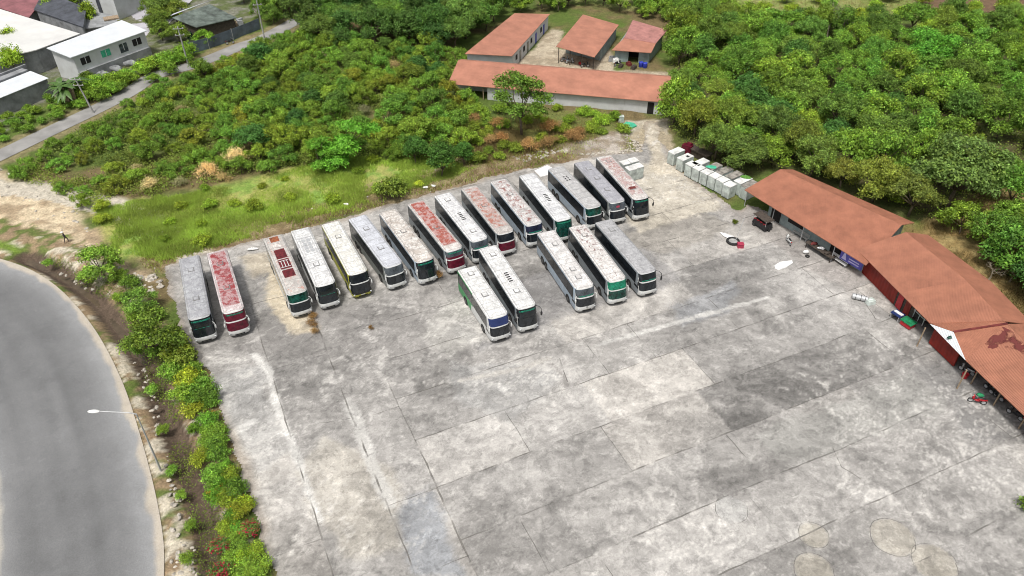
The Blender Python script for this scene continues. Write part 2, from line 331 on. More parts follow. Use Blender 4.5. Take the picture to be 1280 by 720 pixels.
Z_={ 'sand':W((-60,180),(0,212),(60,240),(100,262),(125,320),(165,340),(190,348),(150,352),(112,372),(60,335),(0,300),(-60,280)),
 'rear':W((170,325),(300,278),(460,236),(560,206),(640,192),(700,172),(800,168),(806,200),(740,200),(640,220),(460,266),(330,304),(200,342)),
 'lawn':W((118,262),(230,243),(330,220),(440,198),(520,196),(604,210),(560,226),(470,250),(330,288),(200,326),(150,322)),
 'dry':W((585,152),(650,160),(735,170),(700,188),(640,198),(590,206),(560,190)),
 'rubble':W((695,190),(720,178),(785,168),(806,185),(800,202),(745,196)),
 'court':W((690,36),(652,72),(640,80),(655,96),(835,110),(838,90),(770,88),(760,60),(700,60),(705,38)),
 'drive':W((775,150),(835,148),(838,185),(856,204),(800,206),(790,178)),
 'soilR':W((1170,268),(1230,240),(1300,235),(1330,420),(1280,420),(1220,350),(1130,290)),
 'meadow':W((640,-30),(690,6),(860,14),(1000,24),(1130,28),(1180,10),(1180,-40)),
 'brown':W((1130,-40),(1150,14),(1230,26),(1300,20),(1300,-40)),
 'town':W((-200,120),(-100,150),(0,170),(60,125),(200,84),(240,60),(330,15),(320,-60),(-200,-60)),
 'wood':W((835,150),(860,185),(880,195),(935,232),(960,212),(1130,270),(1170,285),(1300,430),(1500,430),(1460,-30),(1300,28),(1000,30),(845,30)),
 'weeds':W((600,150),(690,140),(770,150),(790,165),(700,180),(600,190)),
}
def terrain():
    xs=np.arange(-135,135,.45); ys=np.arange(18,205,.45); X,Y=np.meshgrid(xs,ys)
    nL=fbm(X,Y,.06,3); nM=fbm(X,Y,.25,5); nF=fbm(X,Y,.9,9,3)
    g=np.array((.085,.125,.025)); br=np.array((.15,.115,.055)); t=sst(nL*.6+nM*.4,.42,.62)[...,None]
    C=g*(1-t)+br*t
    def put(name,col,blend=1.5,amp=3.,op=1.,col2=None):
        nonlocal C
        sd=poly_sd(X,Y,Z_[name])+(nM-.5)*amp*2+(nF-.5)*1.2; k=(sst(sd,-blend/2,blend/2)*op)[...,None]
        c=np.array(col)
        if col2 is not None: c=c*(1-sst(nM*.5+nF*.5,.42,.6)[...,None])+np.array(col2)*sst(nM*.5+nF*.5,.42,.6)[...,None]
        C=C*(1-k)+c*k
    put('meadow',(.17,.22,.055),3,4,1,(.24,.25,.09)); put('brown',(.15,.095,.06),3,4)
    put('wood',(.10,.085,.04),2,2,.9,(.085,.105,.03)); put('town',(.20,.19,.17),1,2,.8,(.10,.12,.05)); put('lawn',(.18,.28,.055),2.5,2,1,(.32,.32,.10)); put('dry',(.27,.15,.06),3,3,.9,(.2,.14,.06))
    put('sand',(.52,.43,.30),1.5,2.5,1,(.34,.26,.17)); put('rear',(.17,.115,.065),2.5,3,.85,(.25,.19,.12)); put('weeds',(.14,.19,.04),2,2,.6)
    put('rubble',(.38,.34,.3),1,2,1,(.22,.18,.13)); put('court',(.42,.36,.27),1,1,1,(.30,.25,.18)); put('drive',(.41,.37,.3),.8,.8,1,(.33,.28,.2)); put('soilR',(.22,.15,.06),3,3,1,(.30,.23,.10))
    dr=seg_dist(X,Y,ROADE); ins=poly_sd(X,Y,ROADP); dd=seg_dist(X,Y,DITCH)
    # verge between road and ditch: brown litter, white rocks, green strips
    vg=(ins<0)&(dr<7.5)&(X<-18)
    k=(vg*sst(7.5-dr+(nF-.5)*3,0,1))[...,None]
    c=np.array((.25,.18,.11))*(1-sst(nF,.45,.6)[...,None])+np.array((.10,.14,.03))*sst(nF,.45,.6)[...,None]
    rk=sst(nM*.6+nF*.4,.52,.58)[...,None]*(sst(dd,.8,1.3)*sst(4.2-dd,0,.6))[...,None]
    c=c*(1-rk)+np.array((.50,.45,.36))*rk; C=C*(1-k*.95)+c*k*.95
    bright=sst(dr,1.2,1.8)*sst(3.4-dr,0,.8)*(Y>68)*(ins<0); C=C*(1-bright[...,None])+np.array((.13,.2,.03))*bright[...,None]
    k=sst(1.5-dd+(nF-.5)*.8,0,.35)[...,None]; C=C*(1-k)+np.array((.10,.072,.052))*k
    dl=seg_dist(X,Y,LANE); k=(sst(4.2-dl+(nF-.5)*2,0,1)*.7)[...,None]; C=C*(1-k)+np.array((.24,.19,.11))*k
    inner=(ins<0)&(dr>13.0)&(X<-38)&(dr<30); k=sst(np.where(inner,4.5-(dr-13.2)+(nM-.5)*2,-1),0,1)[...,None]; C=C*(1-k)+np.array((.46,.42,.35))*k
    yd=poly_sd(X,Y,YARD); flat=sst(-yd,0,2)*sst(-ins,0,2)*sst(dl-2.5,0,2)*sst(-poly_sd(X,Y,Z_['court']),0,2)*sst(-poly_sd(X,Y,Z_['drive']),0,2)
    Z=-.06+flat*((nL-.45)*.8+(nM-.5)*.5+.08); sd=poly_sd(X,Y,Z_['sand']); Z+=sst(sd,0,3)*((nM-.35)*1.3+(nF-.5)*.25)
    Z=np.where(Z<-.06,-.06,Z); Z-=1.25*np.exp(-(dd/1.5)**2)*sst(-yd,-.2,.8)*sst(-ins,0,1.2)
    o=grid_obj('terrain',X,Y,Z,C,M['ground']); tag(o,kind='structure')
terrain()
b=MB()
for x0,x1,y0,y1 in ((-2500,-134.9,-600,3000),(134.6,2500,-600,3000),(-134.9,134.6,204,3000),(-134.9,134.6,-600,18.2)):
    b.add([(x0,y0,-.07),(x1,y0,-.07),(x1,y1,-.07),(x0,y1,-.07)],[(0,1,2,3)])
tag(b.build('ground',mat('far_ground',(.10,.13,.04),.95,.3,.02,col2=(.15,.12,.06))),kind='structure')
# ------------------------------------------------------------------ yard
CIRC=[(1115.8,671.5,1.95),(1168,704,1.9),(1017,669,1.35),(914,637,1.5),(1017,713,1.7)]
lanes_b=[18.9-6.2*3+6.2*k for k in range(20)]
rj=random.Random(11); LJ={}
for k in range(-4,22):
    a=12.; c=[a]
    while a<95: a+=rj.choice((6,9,12,15,18))+rj.uniform(-1,1); c.append(a)
    LJ[k]=c
colA=[-40,-33,-26.3,-19.8,-13,-6.2,.85,7.2,12.]; CJ={k:[20+rj.uniform(-3,3)+11.5*i+rj.uniform(-2,2) for i in range(10)] for k in range(len(colA))}
DPX=[(W((486,640),(541,614),(590,725),(512,725)),(.235,.245,.26),.9),(W((924,542),(1058,493),(1138,460),(1187,507),(1129,533),(982,589)),(.27,.265,.25),.8),
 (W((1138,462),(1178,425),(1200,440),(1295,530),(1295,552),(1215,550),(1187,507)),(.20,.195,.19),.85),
 (W((265,430),(420,380),(600,350),(610,400),(560,440),(470,450),(380,450),(290,445)),(.23,.22,.21),.65),
 (W((640,425),(700,395),(850,350),(800,300),(640,350),(560,420),(600,440)),(.21,.205,.205),.75),(W((840,385),(915,345),(935,365),(900,395),(850,410)),(.24,.25,.265),.6),
 (W((780,290),(880,262),(915,280),(890,300),(830,318),(790,310)),(.26,.24,.21),.6),
 (W((332,335),(366,330),(398,415),(368,420),(340,395)),(.47,.41,.31),.95),(W((296,320),(335,312),(350,338),(318,345)),(.42,.37,.29),.8),
 (W((800,200),(862,222),(905,262),(800,292),(770,260)),(.45,.41,.34),.8),(W((800,150),(830,150),(830,190),(860,220),(810,215)),(.44,.39,.31),.8),
 (W((690,470),(640,520),(560,500),(560,450)),(.29,.29,.285),.5),(W((404,545),(490,590),(510,690),(420,712),(380,590)),(.37,.345,.30),.6),
 (W((570,380),(640,410),(560,450),(520,420)),(.42,.41,.38),.45),(W((262,470),(330,455),(360,560),(300,600)),(.33,.33,.325),.5),
 (W((930,250),(1010,300),(1080,350),(1060,365),(985,318),(900,262)),(.27,.25,.235),.7)]
OIL=[(-34.3,63.8),(-31,65),(-24.4,68.3),(-21.3,69.8),(-17.9,71.9),(-13.7,73.8),(-9.9,74.6),(-6.5,76.9),(-.9,63.9),(2.3,65.5),(9.2,69),(13.1,70.3),(17.1,72),(18.5,88.6),(-2,71),(5,74),(12,77)]
def yard():
    xs=np.arange(-47,63,.22); ys=np.arange(21,123,.22); X,Y=np.meshgrid(xs,ys); A=X*ca+Y*sa; Bb=-X*sa+Y*ca
    keep=poly_sd(X,Y,YARD)+(fbm(X,Y,.5,77)-.5)*1.6>0
    tone=np.zeros(X.shape); hsh=lambda a,b:((math.sin(a*12.9+b*78.2)*43758.5)%1)
    right=A>=12.; lane_t=np.zeros(X.shape)
    for k in range(-4,22):
        m=right&(Bb>=18.9+6.2*k)&(Bb<18.9+6.2*(k+1)); lane_t[m]=hsh(k,77)-.5
        c=LJ[k]
        for i in range(len(c)-1): tone[m&(A>=c[i])&(A<c[i+1])]=hsh(k,i)
    for k in range(len(colA)-1):
        m=(~right)&(A>=colA[k])&(A<colA[k+1]); c=[-99]+CJ[k]+[999]
        for i in range(len(c)-1): tone[m&(Bb>=c[i])&(Bb<c[i+1])]=hsh(k+50,i)
    wx=fbm(X,Y,.15,21)*14; wy=fbm(X,Y,.15,22)*14
    n1=fbm(X+wx,Y+wy,.11,23,6,.6); n2=fbm(X*1.+wx*1.5,Y*2.2+wy,.33,24,5,.65); n3=fbm(X,Y,.045,25,4)
    n4=fbm(X+wx*2,Y*1.3-wy*2,.5,26,5,.7)
    v=.292+(tone-.5)*.12+lane_t*.07+(n1-.5)*.26+(n2-.5)*.17+(n3-.5)*.10+(n4-.5)*.18
    C=v[...,None]*np.array((1.022,.985,.94)); warm=sst(n3*.5+tone*.5,.5,.75)[...,None]; C=C*(1-.4*warm)+C*np.array((1.02,.985,.93))*.4*warm
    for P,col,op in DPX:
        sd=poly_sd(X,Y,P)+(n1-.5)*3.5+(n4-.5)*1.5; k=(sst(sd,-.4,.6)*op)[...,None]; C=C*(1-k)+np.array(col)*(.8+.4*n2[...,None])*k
    # pale cement scum in swirls
    s=sst(np.abs(n4-.5),.035,.0)*sst(n1,.42,.6); s=np.maximum(s*.6,sst(n4,.6,.72)*.55)*sst(fbm(X,Y,.08,31),.35,.6)
    C=C*(1-s[...,None]*.9)+np.array((.56,.54,.51))*s[...,None]*.9
    dk=sst(.5-np.abs(n2-.5)*9,.2,.5)*sst(n1,.62,.4)*.25; C=C*(1-dk[...,None])
    for P,wd,col in ((W((318,444),(337,466),(341.5,494),(349,516),(365,554),(377,585),(388,620),(400,650)),.35,(.52,.51,.49)),(W((435,504),(450,535),(460,570),(475,604),(488,629)),.6,(.46,.45,.43)),
        (W((575,476),(620,467),(660,458),(685,448)),.3,(.42,.40,.37)),(W((285,545),(315,528)),.45,(.55,.54,.52)),(W((745,432),(850,402),(960,372)),.3,(.48,.47,.45)),(W((690,455),(705,470),(708,480)),.2,(.2,.19,.18))):
        d=seg_dist(X,Y,P)+(n4-.5)*.9; k=(sst(wd+.15-d,0,.25)*.8)[...,None]; C=C*(1-k)+np.array(col)*k
    for u,v_,r in CIRC:
        cx,cy=G(u,v_); d=np.hypot(X-cx,(Y-cy)); k=(sst(r-d,0,.15)*.5)[...,None]; C=C*(1-k)+np.array((.375,.345,.285) if r!=1.5 else (.33,.33,.32))*(.85+.3*n1[...,None])*k
    for q_ in OIL:
        d=np.hypot(X-q_[0],Y-q_[1])+(n4-.5)*1.6; k=(sst(1.3-d,0,1.2)*.4)[...,None]; C=C*(1-k)+np.array((.13,.125,.12))*k
    # soil blown over the rim
    e=poly_sd(X,Y,YARD); k=(sst(1.2-e+(n1-.5)*3,0,1.5)*.6)[...,None]; C=C*(1-k)+np.array((.25,.2,.15))*k
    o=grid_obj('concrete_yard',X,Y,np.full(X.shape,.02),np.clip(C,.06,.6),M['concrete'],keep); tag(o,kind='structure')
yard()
def ribbon(b,P,w,z,seed,wob=.12,jit=.35):
    r=random.Random(seed); Q=[]
    for (x0,y0),(x1,y1) in zip(P[:-1],P[1:]):
        n=max(2,int(math.hypot(x1-x0,y1-y0)/.7))
        for k in range(n): Q.append((x0+(x1-x0)*k/n,y0+(y1-y0)*k/n))
    Q.append(P[-1]); L_=[];o=0
    for i,q in enumerate(Q):
        a=np.array(Q[max(i-1,0)]);c=np.array(Q[min(i+1,len(Q)-1)]); t=c-a; t=t/(np.linalg.norm(t)+1e-9); o=o*.8+r.uniform(-wob,wob)*.4; ww=w*r.uniform(1-jit,1+jit)/2
        L_+= [(q[0]-t[1]*(o+ww),q[1]+t[0]*(o+ww),z),(q[0]-t[1]*(o-ww),q[1]+t[0]*(o-ww),z)]
    b.add(L_,[(2*i,2*i+2,2*i+3,2*i+1) for i in range(len(Q)-1)])
b=MB(); sd=0
def yin(a,bb): x,y=xy(a,bb); return inpoly(x,y,YARD)>.4 and y>24
def clipline(b,p0,p1,w,s,z=.026):
    n=60; run=[]
    for k in range(n+1):
        a=p0[0]+(p1[0]-p0[0])*k/n; q=p0[1]+(p1[1]-p0[1])*k/n
        if yin(a,q): run.append(xy(a,q))
        else:
            if len(run)>1: ribbon(b,[run[0],run[-1]],w,z,s)
            run=[]
    if len(run)>1: ribbon(b,[run[0],run[-1]],w,z,s)
for k in range(-4,15):
    bb=18.9+6.2*k; clipline(b,(12,bb),(78,bb),.13,k)
    for a in LJ[k][1:]:
        if a<78 and rj.random()<.4: clipline(b,(a,bb),(a,bb+6.2),.08,k*7+int(a))
b2=MB()
for k,a in enumerate(colA): clipline(b2,(a,16),(a,78 if a<8 else 60),.15,100+k,.0265)
for k in range(len(colA)-1):
    for q in CJ[k]:
        if rj.random()<.6: clipline(b2,(colA[k],q),(colA[k+1],q),.09,200+k,.0265)
tag(b.build('yard_joints',M['joint']),kind='structure'); tag(b2.build('pavement_joints',M['joint']),kind='structure')
b=MB()
for i,(u,v_,r) in enumerate(CIRC):
    cx,cy=G(u,v_); ribbon(b,[(cx+r*cos(t*pi/12)*(1+.04*sin(t)),cy+r*sin(t*pi/12)) for t in range(25)],.055,.0275,i,.06)
for i,P in enumerate(([(1083,382),(1092,395),(1098,403)],[(700,448),(705,462),(709,478)],[(1040,560),(1050,585),(1075,600)],[(365,545),(400,530),(438,524)])):
    ribbon(b,W(*P),.10,.0285,50+i,.2)
tag(b.build('pavement_cracks',M['crack']),kind='structure')
# ------------------------------------------------------------------ roads
def road():
    n=len(ROADE); K=56; X=np.zeros((n,K));Y=np.zeros((n,K))
    D=np.linspace(0,13.2,K)
    for j,d in enumerate(D):
        o=offset_line(ROADE,d)
        for i in range(n): X[i,j],Y[i,j]=o[i]
    # densify
    t=np.linspace(0,n-1,n*4); i0=np.minimum(t.astype(int),n-2); f=(t-i0)[:,None]
    X=X[i0]*(1-f)+X[i0+1]*f; Y=Y[i0]*(1-f)+Y[i0+1]*f; DD=np.broadcast_to(D,X.shape); SS=np.broadcast_to(t[:,None]*1.3,X.shape)
    n1=fbm(DD*1.2,SS*.12,.8,41); n2=fbm(X,Y,.35,42); n3=fbm(X,Y,.06,43)
    v=.152+(n1-.5)*.03+(n2-.5)*.03+(n3-.5)*.05
    v=v-.02*np.exp(-((DD-5.2)/.7)**2)-.012*np.exp(-((DD-7.6)/.8)**2)-.014*np.exp(-((DD-10.3)/.8)**2)+.10*sst(3.6-DD,0,3.4)+.05*sst(DD-11.2,0,1.6)
    C=v[...,None]*np.array((.985,1.,1.02)); e=(sst(.75-DD+(n2-.5)*1.4,0,.5)*.85)[...,None]; C=C*(1-e)+np.array((.43,.38,.31))*e
    e=(sst(DD-12.5+(n2-.5)*1.2,0,.6)*.8)[...,None]; C=C*(1-e)+np.array((.44,.41,.35))*e
    grid_o=grid_obj('road',X,Y,np.full(X.shape,.03),C,M['asphalt']); tag(grid_o,kind='structure')
    me=grid_o.data
    n=len(LANE); K=10; X=np.zeros((n,K));Y=np.zeros((n,K)); D=np.linspace(-1.9,1.9,K)
    for j,d in enumerate(D):
        o=offset_line(LANE,d)
        for i in range(n): X[i,j],Y[i,j]=o[i]
    t=np.linspace(0,n-1,n*4); i0=np.minimum(t.astype(int),n-2); f=(t-i0)[:,None]; X=X[i0]*(1-f)+X[i0+1]*f; Y=Y[i0]*(1-f)+Y[i0+1]*f
    v=.25+(fbm(X,Y,.5,45)-.5)*.16; C=v[...,None]*np.array((1.,.98,.95)); tag(grid_obj('lane',X,Y,np.full(X.shape,.01),C,M['asphalt']),kind='structure')
road()
b=MB(); dl=[p for p in DITCH]; o1=offset_line(dl,.45); o2=offset_line(dl,-.45); n=len(dl)
b.add([(p[0],p[1],-1.12) for p in o1]+[(p[0],p[1],-1.12) for p in o2],[(i,i+1,n+i+1,n+i) for i in range(n-1)])
tag(b.build('water',M['water']),kind='structure')
# ------------------------------------------------------------------ coaches
XFZ=[.28,.5,.85,1.15,1.3,2.3,3.2,3.5]; XFX=[.55,.70,.77,.74,.68,.42,.1,0]
def XF(z): return float(np.interp(z,XFZ,XFX))
def fx(y,z):
    a=abs(y)-.75; return XF(z)+.16*(1-(y/1.25)**2)-(.5-math.sqrt(max(.25-a*a,0)) if a>0 else 0)
FY=[-1.25,-1.235,-1.19,-1.1,-1.0,-.9,-.6,-.3,0,.3,.6,.9,1.0,1.1,1.19,1.235,1.25]
def ring(z,ins,L):
    P=[(fx(y,z)-ins,math.copysign(max(abs(y)-ins*min(1,abs(y)/.9),0),y),z) for y in FY]
    w=1.25-ins; P+=[(-L*.5,w,z),(-L+.15+ins,w,z),(-L+.04+ins,w-.04,z),(-L+ins,w-.16,z),(-L+ins,0,z),(-L+ins,-w+.16,z),(-L+.04+ins,-w+.04,z),(-L+.15+ins,-w,z),(-L*.5,-w,z)]
    return P
def loft(b,rings,cap=False,capb=False):
    n=len(rings[0]); V=[p for r in rings for p in r]; F=[]
    for j in range(len(rings)-1):
        for i in range(n): F.append((j*n+i,j*n+(i+1)%n,(j+1)*n+(i+1)%n,(j+1)*n+i))
    if cap: F.append(tuple((len(rings)-1)*n+i for i in range(n)))
    if capb: F.append(tuple(range(n-1,-1,-1)))
    b.add(V,F)
def shell(b,ys,zs,off=.012):
    ny,nz=len(ys),len(zs); V=[(fx(y,z)+off,y,z) for z in zs for y in ys]+[(fx(y,z)-.01,y,z) for z in zs for y in ys]; k=ny*nz
    F=[(j*ny+i,j*ny+i+1,(j+1)*ny+i+1,(j+1)*ny+i) for j in range(nz-1) for i in range(ny-1)]
    for i in range(ny-1): F+=[(i+1,i,k+i,k+i+1),((nz-1)*ny+i,(nz-1)*ny+i+1,k+(nz-1)*ny+i+1,k+(nz-1)*ny+i)]
    for j in range(nz-1): F+=[(j*ny,(j+1)*ny,k+(j+1)*ny,k+j*ny),((j+1)*ny+ny-1,j*ny+ny-1,k+j*ny+ny-1,k+(j+1)*ny+ny-1)]
    b.add(V,F)
def yr(a,c,n=10): return [a+(c-a)*i/n for i in range(n+1)]
def coach(i,loc,th,L,label,roof,side='white',front='white',style='single',upper='glass',lower='glass',band=None,strip='teal',mirror='white',bumper='white',top=(),wtop=3.18,wbot=1.62,door=True,livery=None,emblem=False):
    t=empty('coach',(loc[0],loc[1],.02),R(th),label,'coach','coaches parked side by side on the concrete yard')
    b=MB(); zs=[.28,.36,.5,.85,1.15,1.3,1.7,2.3,2.8,3.2,3.36]; ins=[.07,.03,.01]+[0]*6+[0,.03]
    loft(b,[ring(z,k,L) for z,k in zip(zs,ins)],cap=True,capb=True)
    # face materials: nose takes the front colour, sides the side colour
    mats=[M[side],M[front],M[livery[0]] if livery else M[side],M[livery[1]] if livery else M[side],M[bumper]]
    for k,f in enumerate(b.f):
        xs=[b.v[q][0] for q in f]; zc=sum(b.v[q][2] for q in f)/len(f)
        if min(xs)>-.2 and len(f)==4: b.m[k]=4 if zc<.9 else 1
        elif livery and len(f)==4 and max(xs)<-L*.45: b.m[k]=2 if zc>1.2 or min(xs)<-L+1 else 3
    body=b.build('body',mats,t,35)
    b=MB(); loft(b,[ring(3.362,.03,L),ring(3.44,.10,L),ring(3.485,.24,L),ring(3.5,.5,L)],cap=True); b.build('roof',roof,t,50)
    g=MB(); ya=yr(-1.2,1.2,24)
    if style=='single':
        shell(g,ya,[1.2,1.5,2.0,2.5,3.0,3.3]); ws=g.build('windshield',M[upper],t,40)
        if strip: g=MB(); shell(g,yr(-1.0,1.0,10),[2.98,3.14],.022); g.build('sun_strip',M[strip],ws,40)
        g=MB(); g.tube([(fx(-.5,2.3)+.025,-.9,2.25),(fx(0,2.27)+.03,0,2.28),(fx(.5,2.3)+.025,.9,2.25)],.018,5); g.build('glare_bar',M['teal'] if i in (1,4) else M['black'],ws)
    else:
        shell(g,ya,[2.35,2.8,3.1,3.28]); ws=g.build('upper_windshield',M[upper],t,40)
        if strip: g=MB(); shell(g,yr(-.95,.95,10),[3.02,3.16] if strip!='teallow' else [2.42,2.52],.022); g.build('sun_strip',M['teal'],ws,40)
        if band: g=MB(); shell(g,ya,[2.36,2.62] if band=='maroon' else [2.2,2.33],.02); g.build('front_band',M[band],t,40)
        g=MB(); shell(g,ya,[1.18,1.5,1.9,2.2]); ws=g.build('windshield',M[lower],t,40)
    for y,rt in ((-.55,.45),(.15,.5)):
        g=MB(); g.tube([(fx(y,1.2)+.05,y,1.2),(fx(y+.2,1.6)+.04,y+.25,1.62),(fx(y+rt,1.95)+.035,y+rt,1.95)],.014,4); g.build('wiper',M['black'],ws)
    for s in (-1,1):
        wb=MB(); wb.box((-L*.5-.15,s*1.2525,(wtop+wbot)/2),(L-.75,.008,wtop-wbot)); band_o=wb.build('window_strip',M['black'],t)
        x=-.62; k=0
        while x>-L+.7:
            w=min(1.5,x+L-.35)
            if not (s==1 and door and k==0):
                g=MB(); g.box((x-w/2,s*1.2605,(wtop+wbot)/2),(w-.045,.016,wtop-wbot-.05)); g.build('side_window',M['glass'],t)
            x-=w; k+=1
        g=MB(); z0,z1=1.22,wbot-.06; g.prism([(-.05,s*1.245),(.22,s*1.245),(.22,s*1.262),(-.05,s*1.262)],z0,z1)
        g.box((-.42,s*1.2555,(z0+z1)/2),(.66,.016,z1-z0)); g.build('cab_window',M['glass'],t)
        for k in range(5):
            xx=-3.9-k*1.05
            if xx>-L+4.1: g=MB(); g.box((xx,s*1.2535,.88),(.98,.01,.85)); g.build('luggage_door',M[side],t,30)
        for xw in ([-1.95,-L+3.4,-L+2.15] if L>11 else [-1.75,-L+2.6]):
            g=MB(); a=[(xw+.62*cos(q*pi/10),.5+.62*sin(q*pi/10)) for q in range(11)]+[(xw-.62,.3),(xw+.62,.3)]
            V=[(p,s*1.2545,q) for p,q in a]; V2=[(p,s*1.24,q) for p,q in a]; nn=len(a)
            g.add(V+V2,[tuple(range(nn)) if s<0 else tuple(range(nn))[::-1]]+[(q,(q+1)%nn,nn+(q+1)%nn,nn+q) for q in range(nn)]); g.build('wheel_arch',M['slot'],t)
            wh=MB(); wh.tube([(xw,s*.95,.5),(xw,s*1.0,.5),(xw,s*1.24,.5),(xw,s*1.285,.5)],[.44,.5,.5,.45],18); wo=wh.build('wheel',M['rubber'],t,40)
            g=MB(); g.tube([(xw,s*1.27,.5),(xw,s*1.292,.5),(xw,s*1.3,.5)],[.29,.27,.1],14); g.build('rim',M['rim'],wo,30)
        g=MB(); g.blob((fx(s*.98,.82)-.02,s*.98,.84),(.16,.46,.2),1,0,10,6,rz=-s*.45); g.build('headlight',M['lampglass'],t,60)
        g=MB(); g.box((-L-.006,s*1.0,1.3),(.02,.16,.6)); g.build('tail_light',M['redlamp'],t)
        if mirror=='black':
            x0=fx(s*1.1,3.15); P=[(x0-.05,s*1.12,3.22),(x0+.35,s*1.38,3.3),(x0+.62,s*1.55,3.12),(x0+.66,s*1.58,2.75)]
            g=MB(); g.tube(P,.035,6); mo=g.build('mirror_arm',M['black'],t,60); g=MB(); g.blob((x0+.66,s*1.58,2.45),(.16,.26,.72),2,0,10,8); g.build('mirror',M['black'],mo,60)
        else:
            x0=fx(s*1.1,2.3); P=[(x0-.08,s*1.15,2.5),(x0+.16,s*1.3,2.5),(x0+.22,s*1.36,2.3)]
            g=MB(); g.tube(P,.03,6); mo=g.build('mirror_arm',M['white'],t,60); g=MB(); g.blob((x0+.22,s*1.36,2.0),(.16,.2,.62),2,0,10,8); g.build('mirror',M['white'],mo,60)
    if door: g=MB(); g.box((-1.05,1.2575,1.72),(.85,.014,2.6)); d=g.build('door',M[side],t); g=MB(); g.box((-1.05,1.268,1.95),(.66,.01,1.9)); g.build('door_glass',M['glass'],d)
    g=MB(); shell(g,yr(-.55,.55,8),[.5,.66],.014); g.build('grille',M['slot'],t)
    g=MB(); shell(g,yr(-.26,.26,4),[.7,.82],.018); g.build('number_plate',M['plate'],t)
    g=MB(); shell(g,yr(-1.1,1.1,10),[.3,.37],.012); g.build('bumper_lip',M['black'],t)
    if emblem: g=MB(); g.tube([(fx(0,1.06)-.02,0,1.04),(fx(0,1.06)+.03,0,1.06)],.13,14); g.build('emblem',M['chrome'],t)
    for it in top:
        if it[0]=='hatch':
            g=MB(); g.box((it[1],it[2],3.53),(.8,.75,.08),taper=.08); h_=g.build('roof_hatch',M['hatch'],t); g=MB(); g.box((it[1],it[2],3.59),(.6,.55,.04),taper=.1); g.build('hatch_lid',roof,h_)
        elif it[0]=='ac':
            g=MB(); g.box((it[1],0,3.56),(it[2],it[3],.16),taper=.05); a=g.build('air_conditioner',roof,t)
            for q in range(it[4]):
                s_=MB(); s_.box((it[1]-it[2]*.02-(q-(it[4]-1)/2)*.42,.0,3.643),(.22,.5,.012)); s_.build('vent_slot',M['slot'],a)
        elif it[0]=='slots':
            for q in range(6):
                s_=MB(); s_.box((it[1]+(q//2)*.5,(-.22 if q%2 else .22),3.505),(.28,.2,.02)); s_.build('vent_slot',M['slot'],t)
        elif it[0]=='frame':
            g=MB(); l,w=it[2],it[3]
            for c,d in (((it[1],w/2),(l,.05)),((it[1],-w/2),(l,.05)),((it[1]+l/2,0),(.05,w)),((it[1]-l/2,0),(.05,w))): g.box((c[0],c[1],3.52),(d[0],d[1],.06))
            for q in range(it[4]):
                for s_ in (-1,1): g.box((it[1]-l*.32+q*l*.64/max(1,it[4]-1),s_*w*.2,3.53),(l*.16,w*.28,.05))
            g.build('roof_frame',M['galv'],t)
    return t
Wh=(.76,.76,.75); Gy=(.33,.33,.33); LG=(.52,.53,.55)
def Hh(*x): return tuple(('hatch',q,0) for q in x)
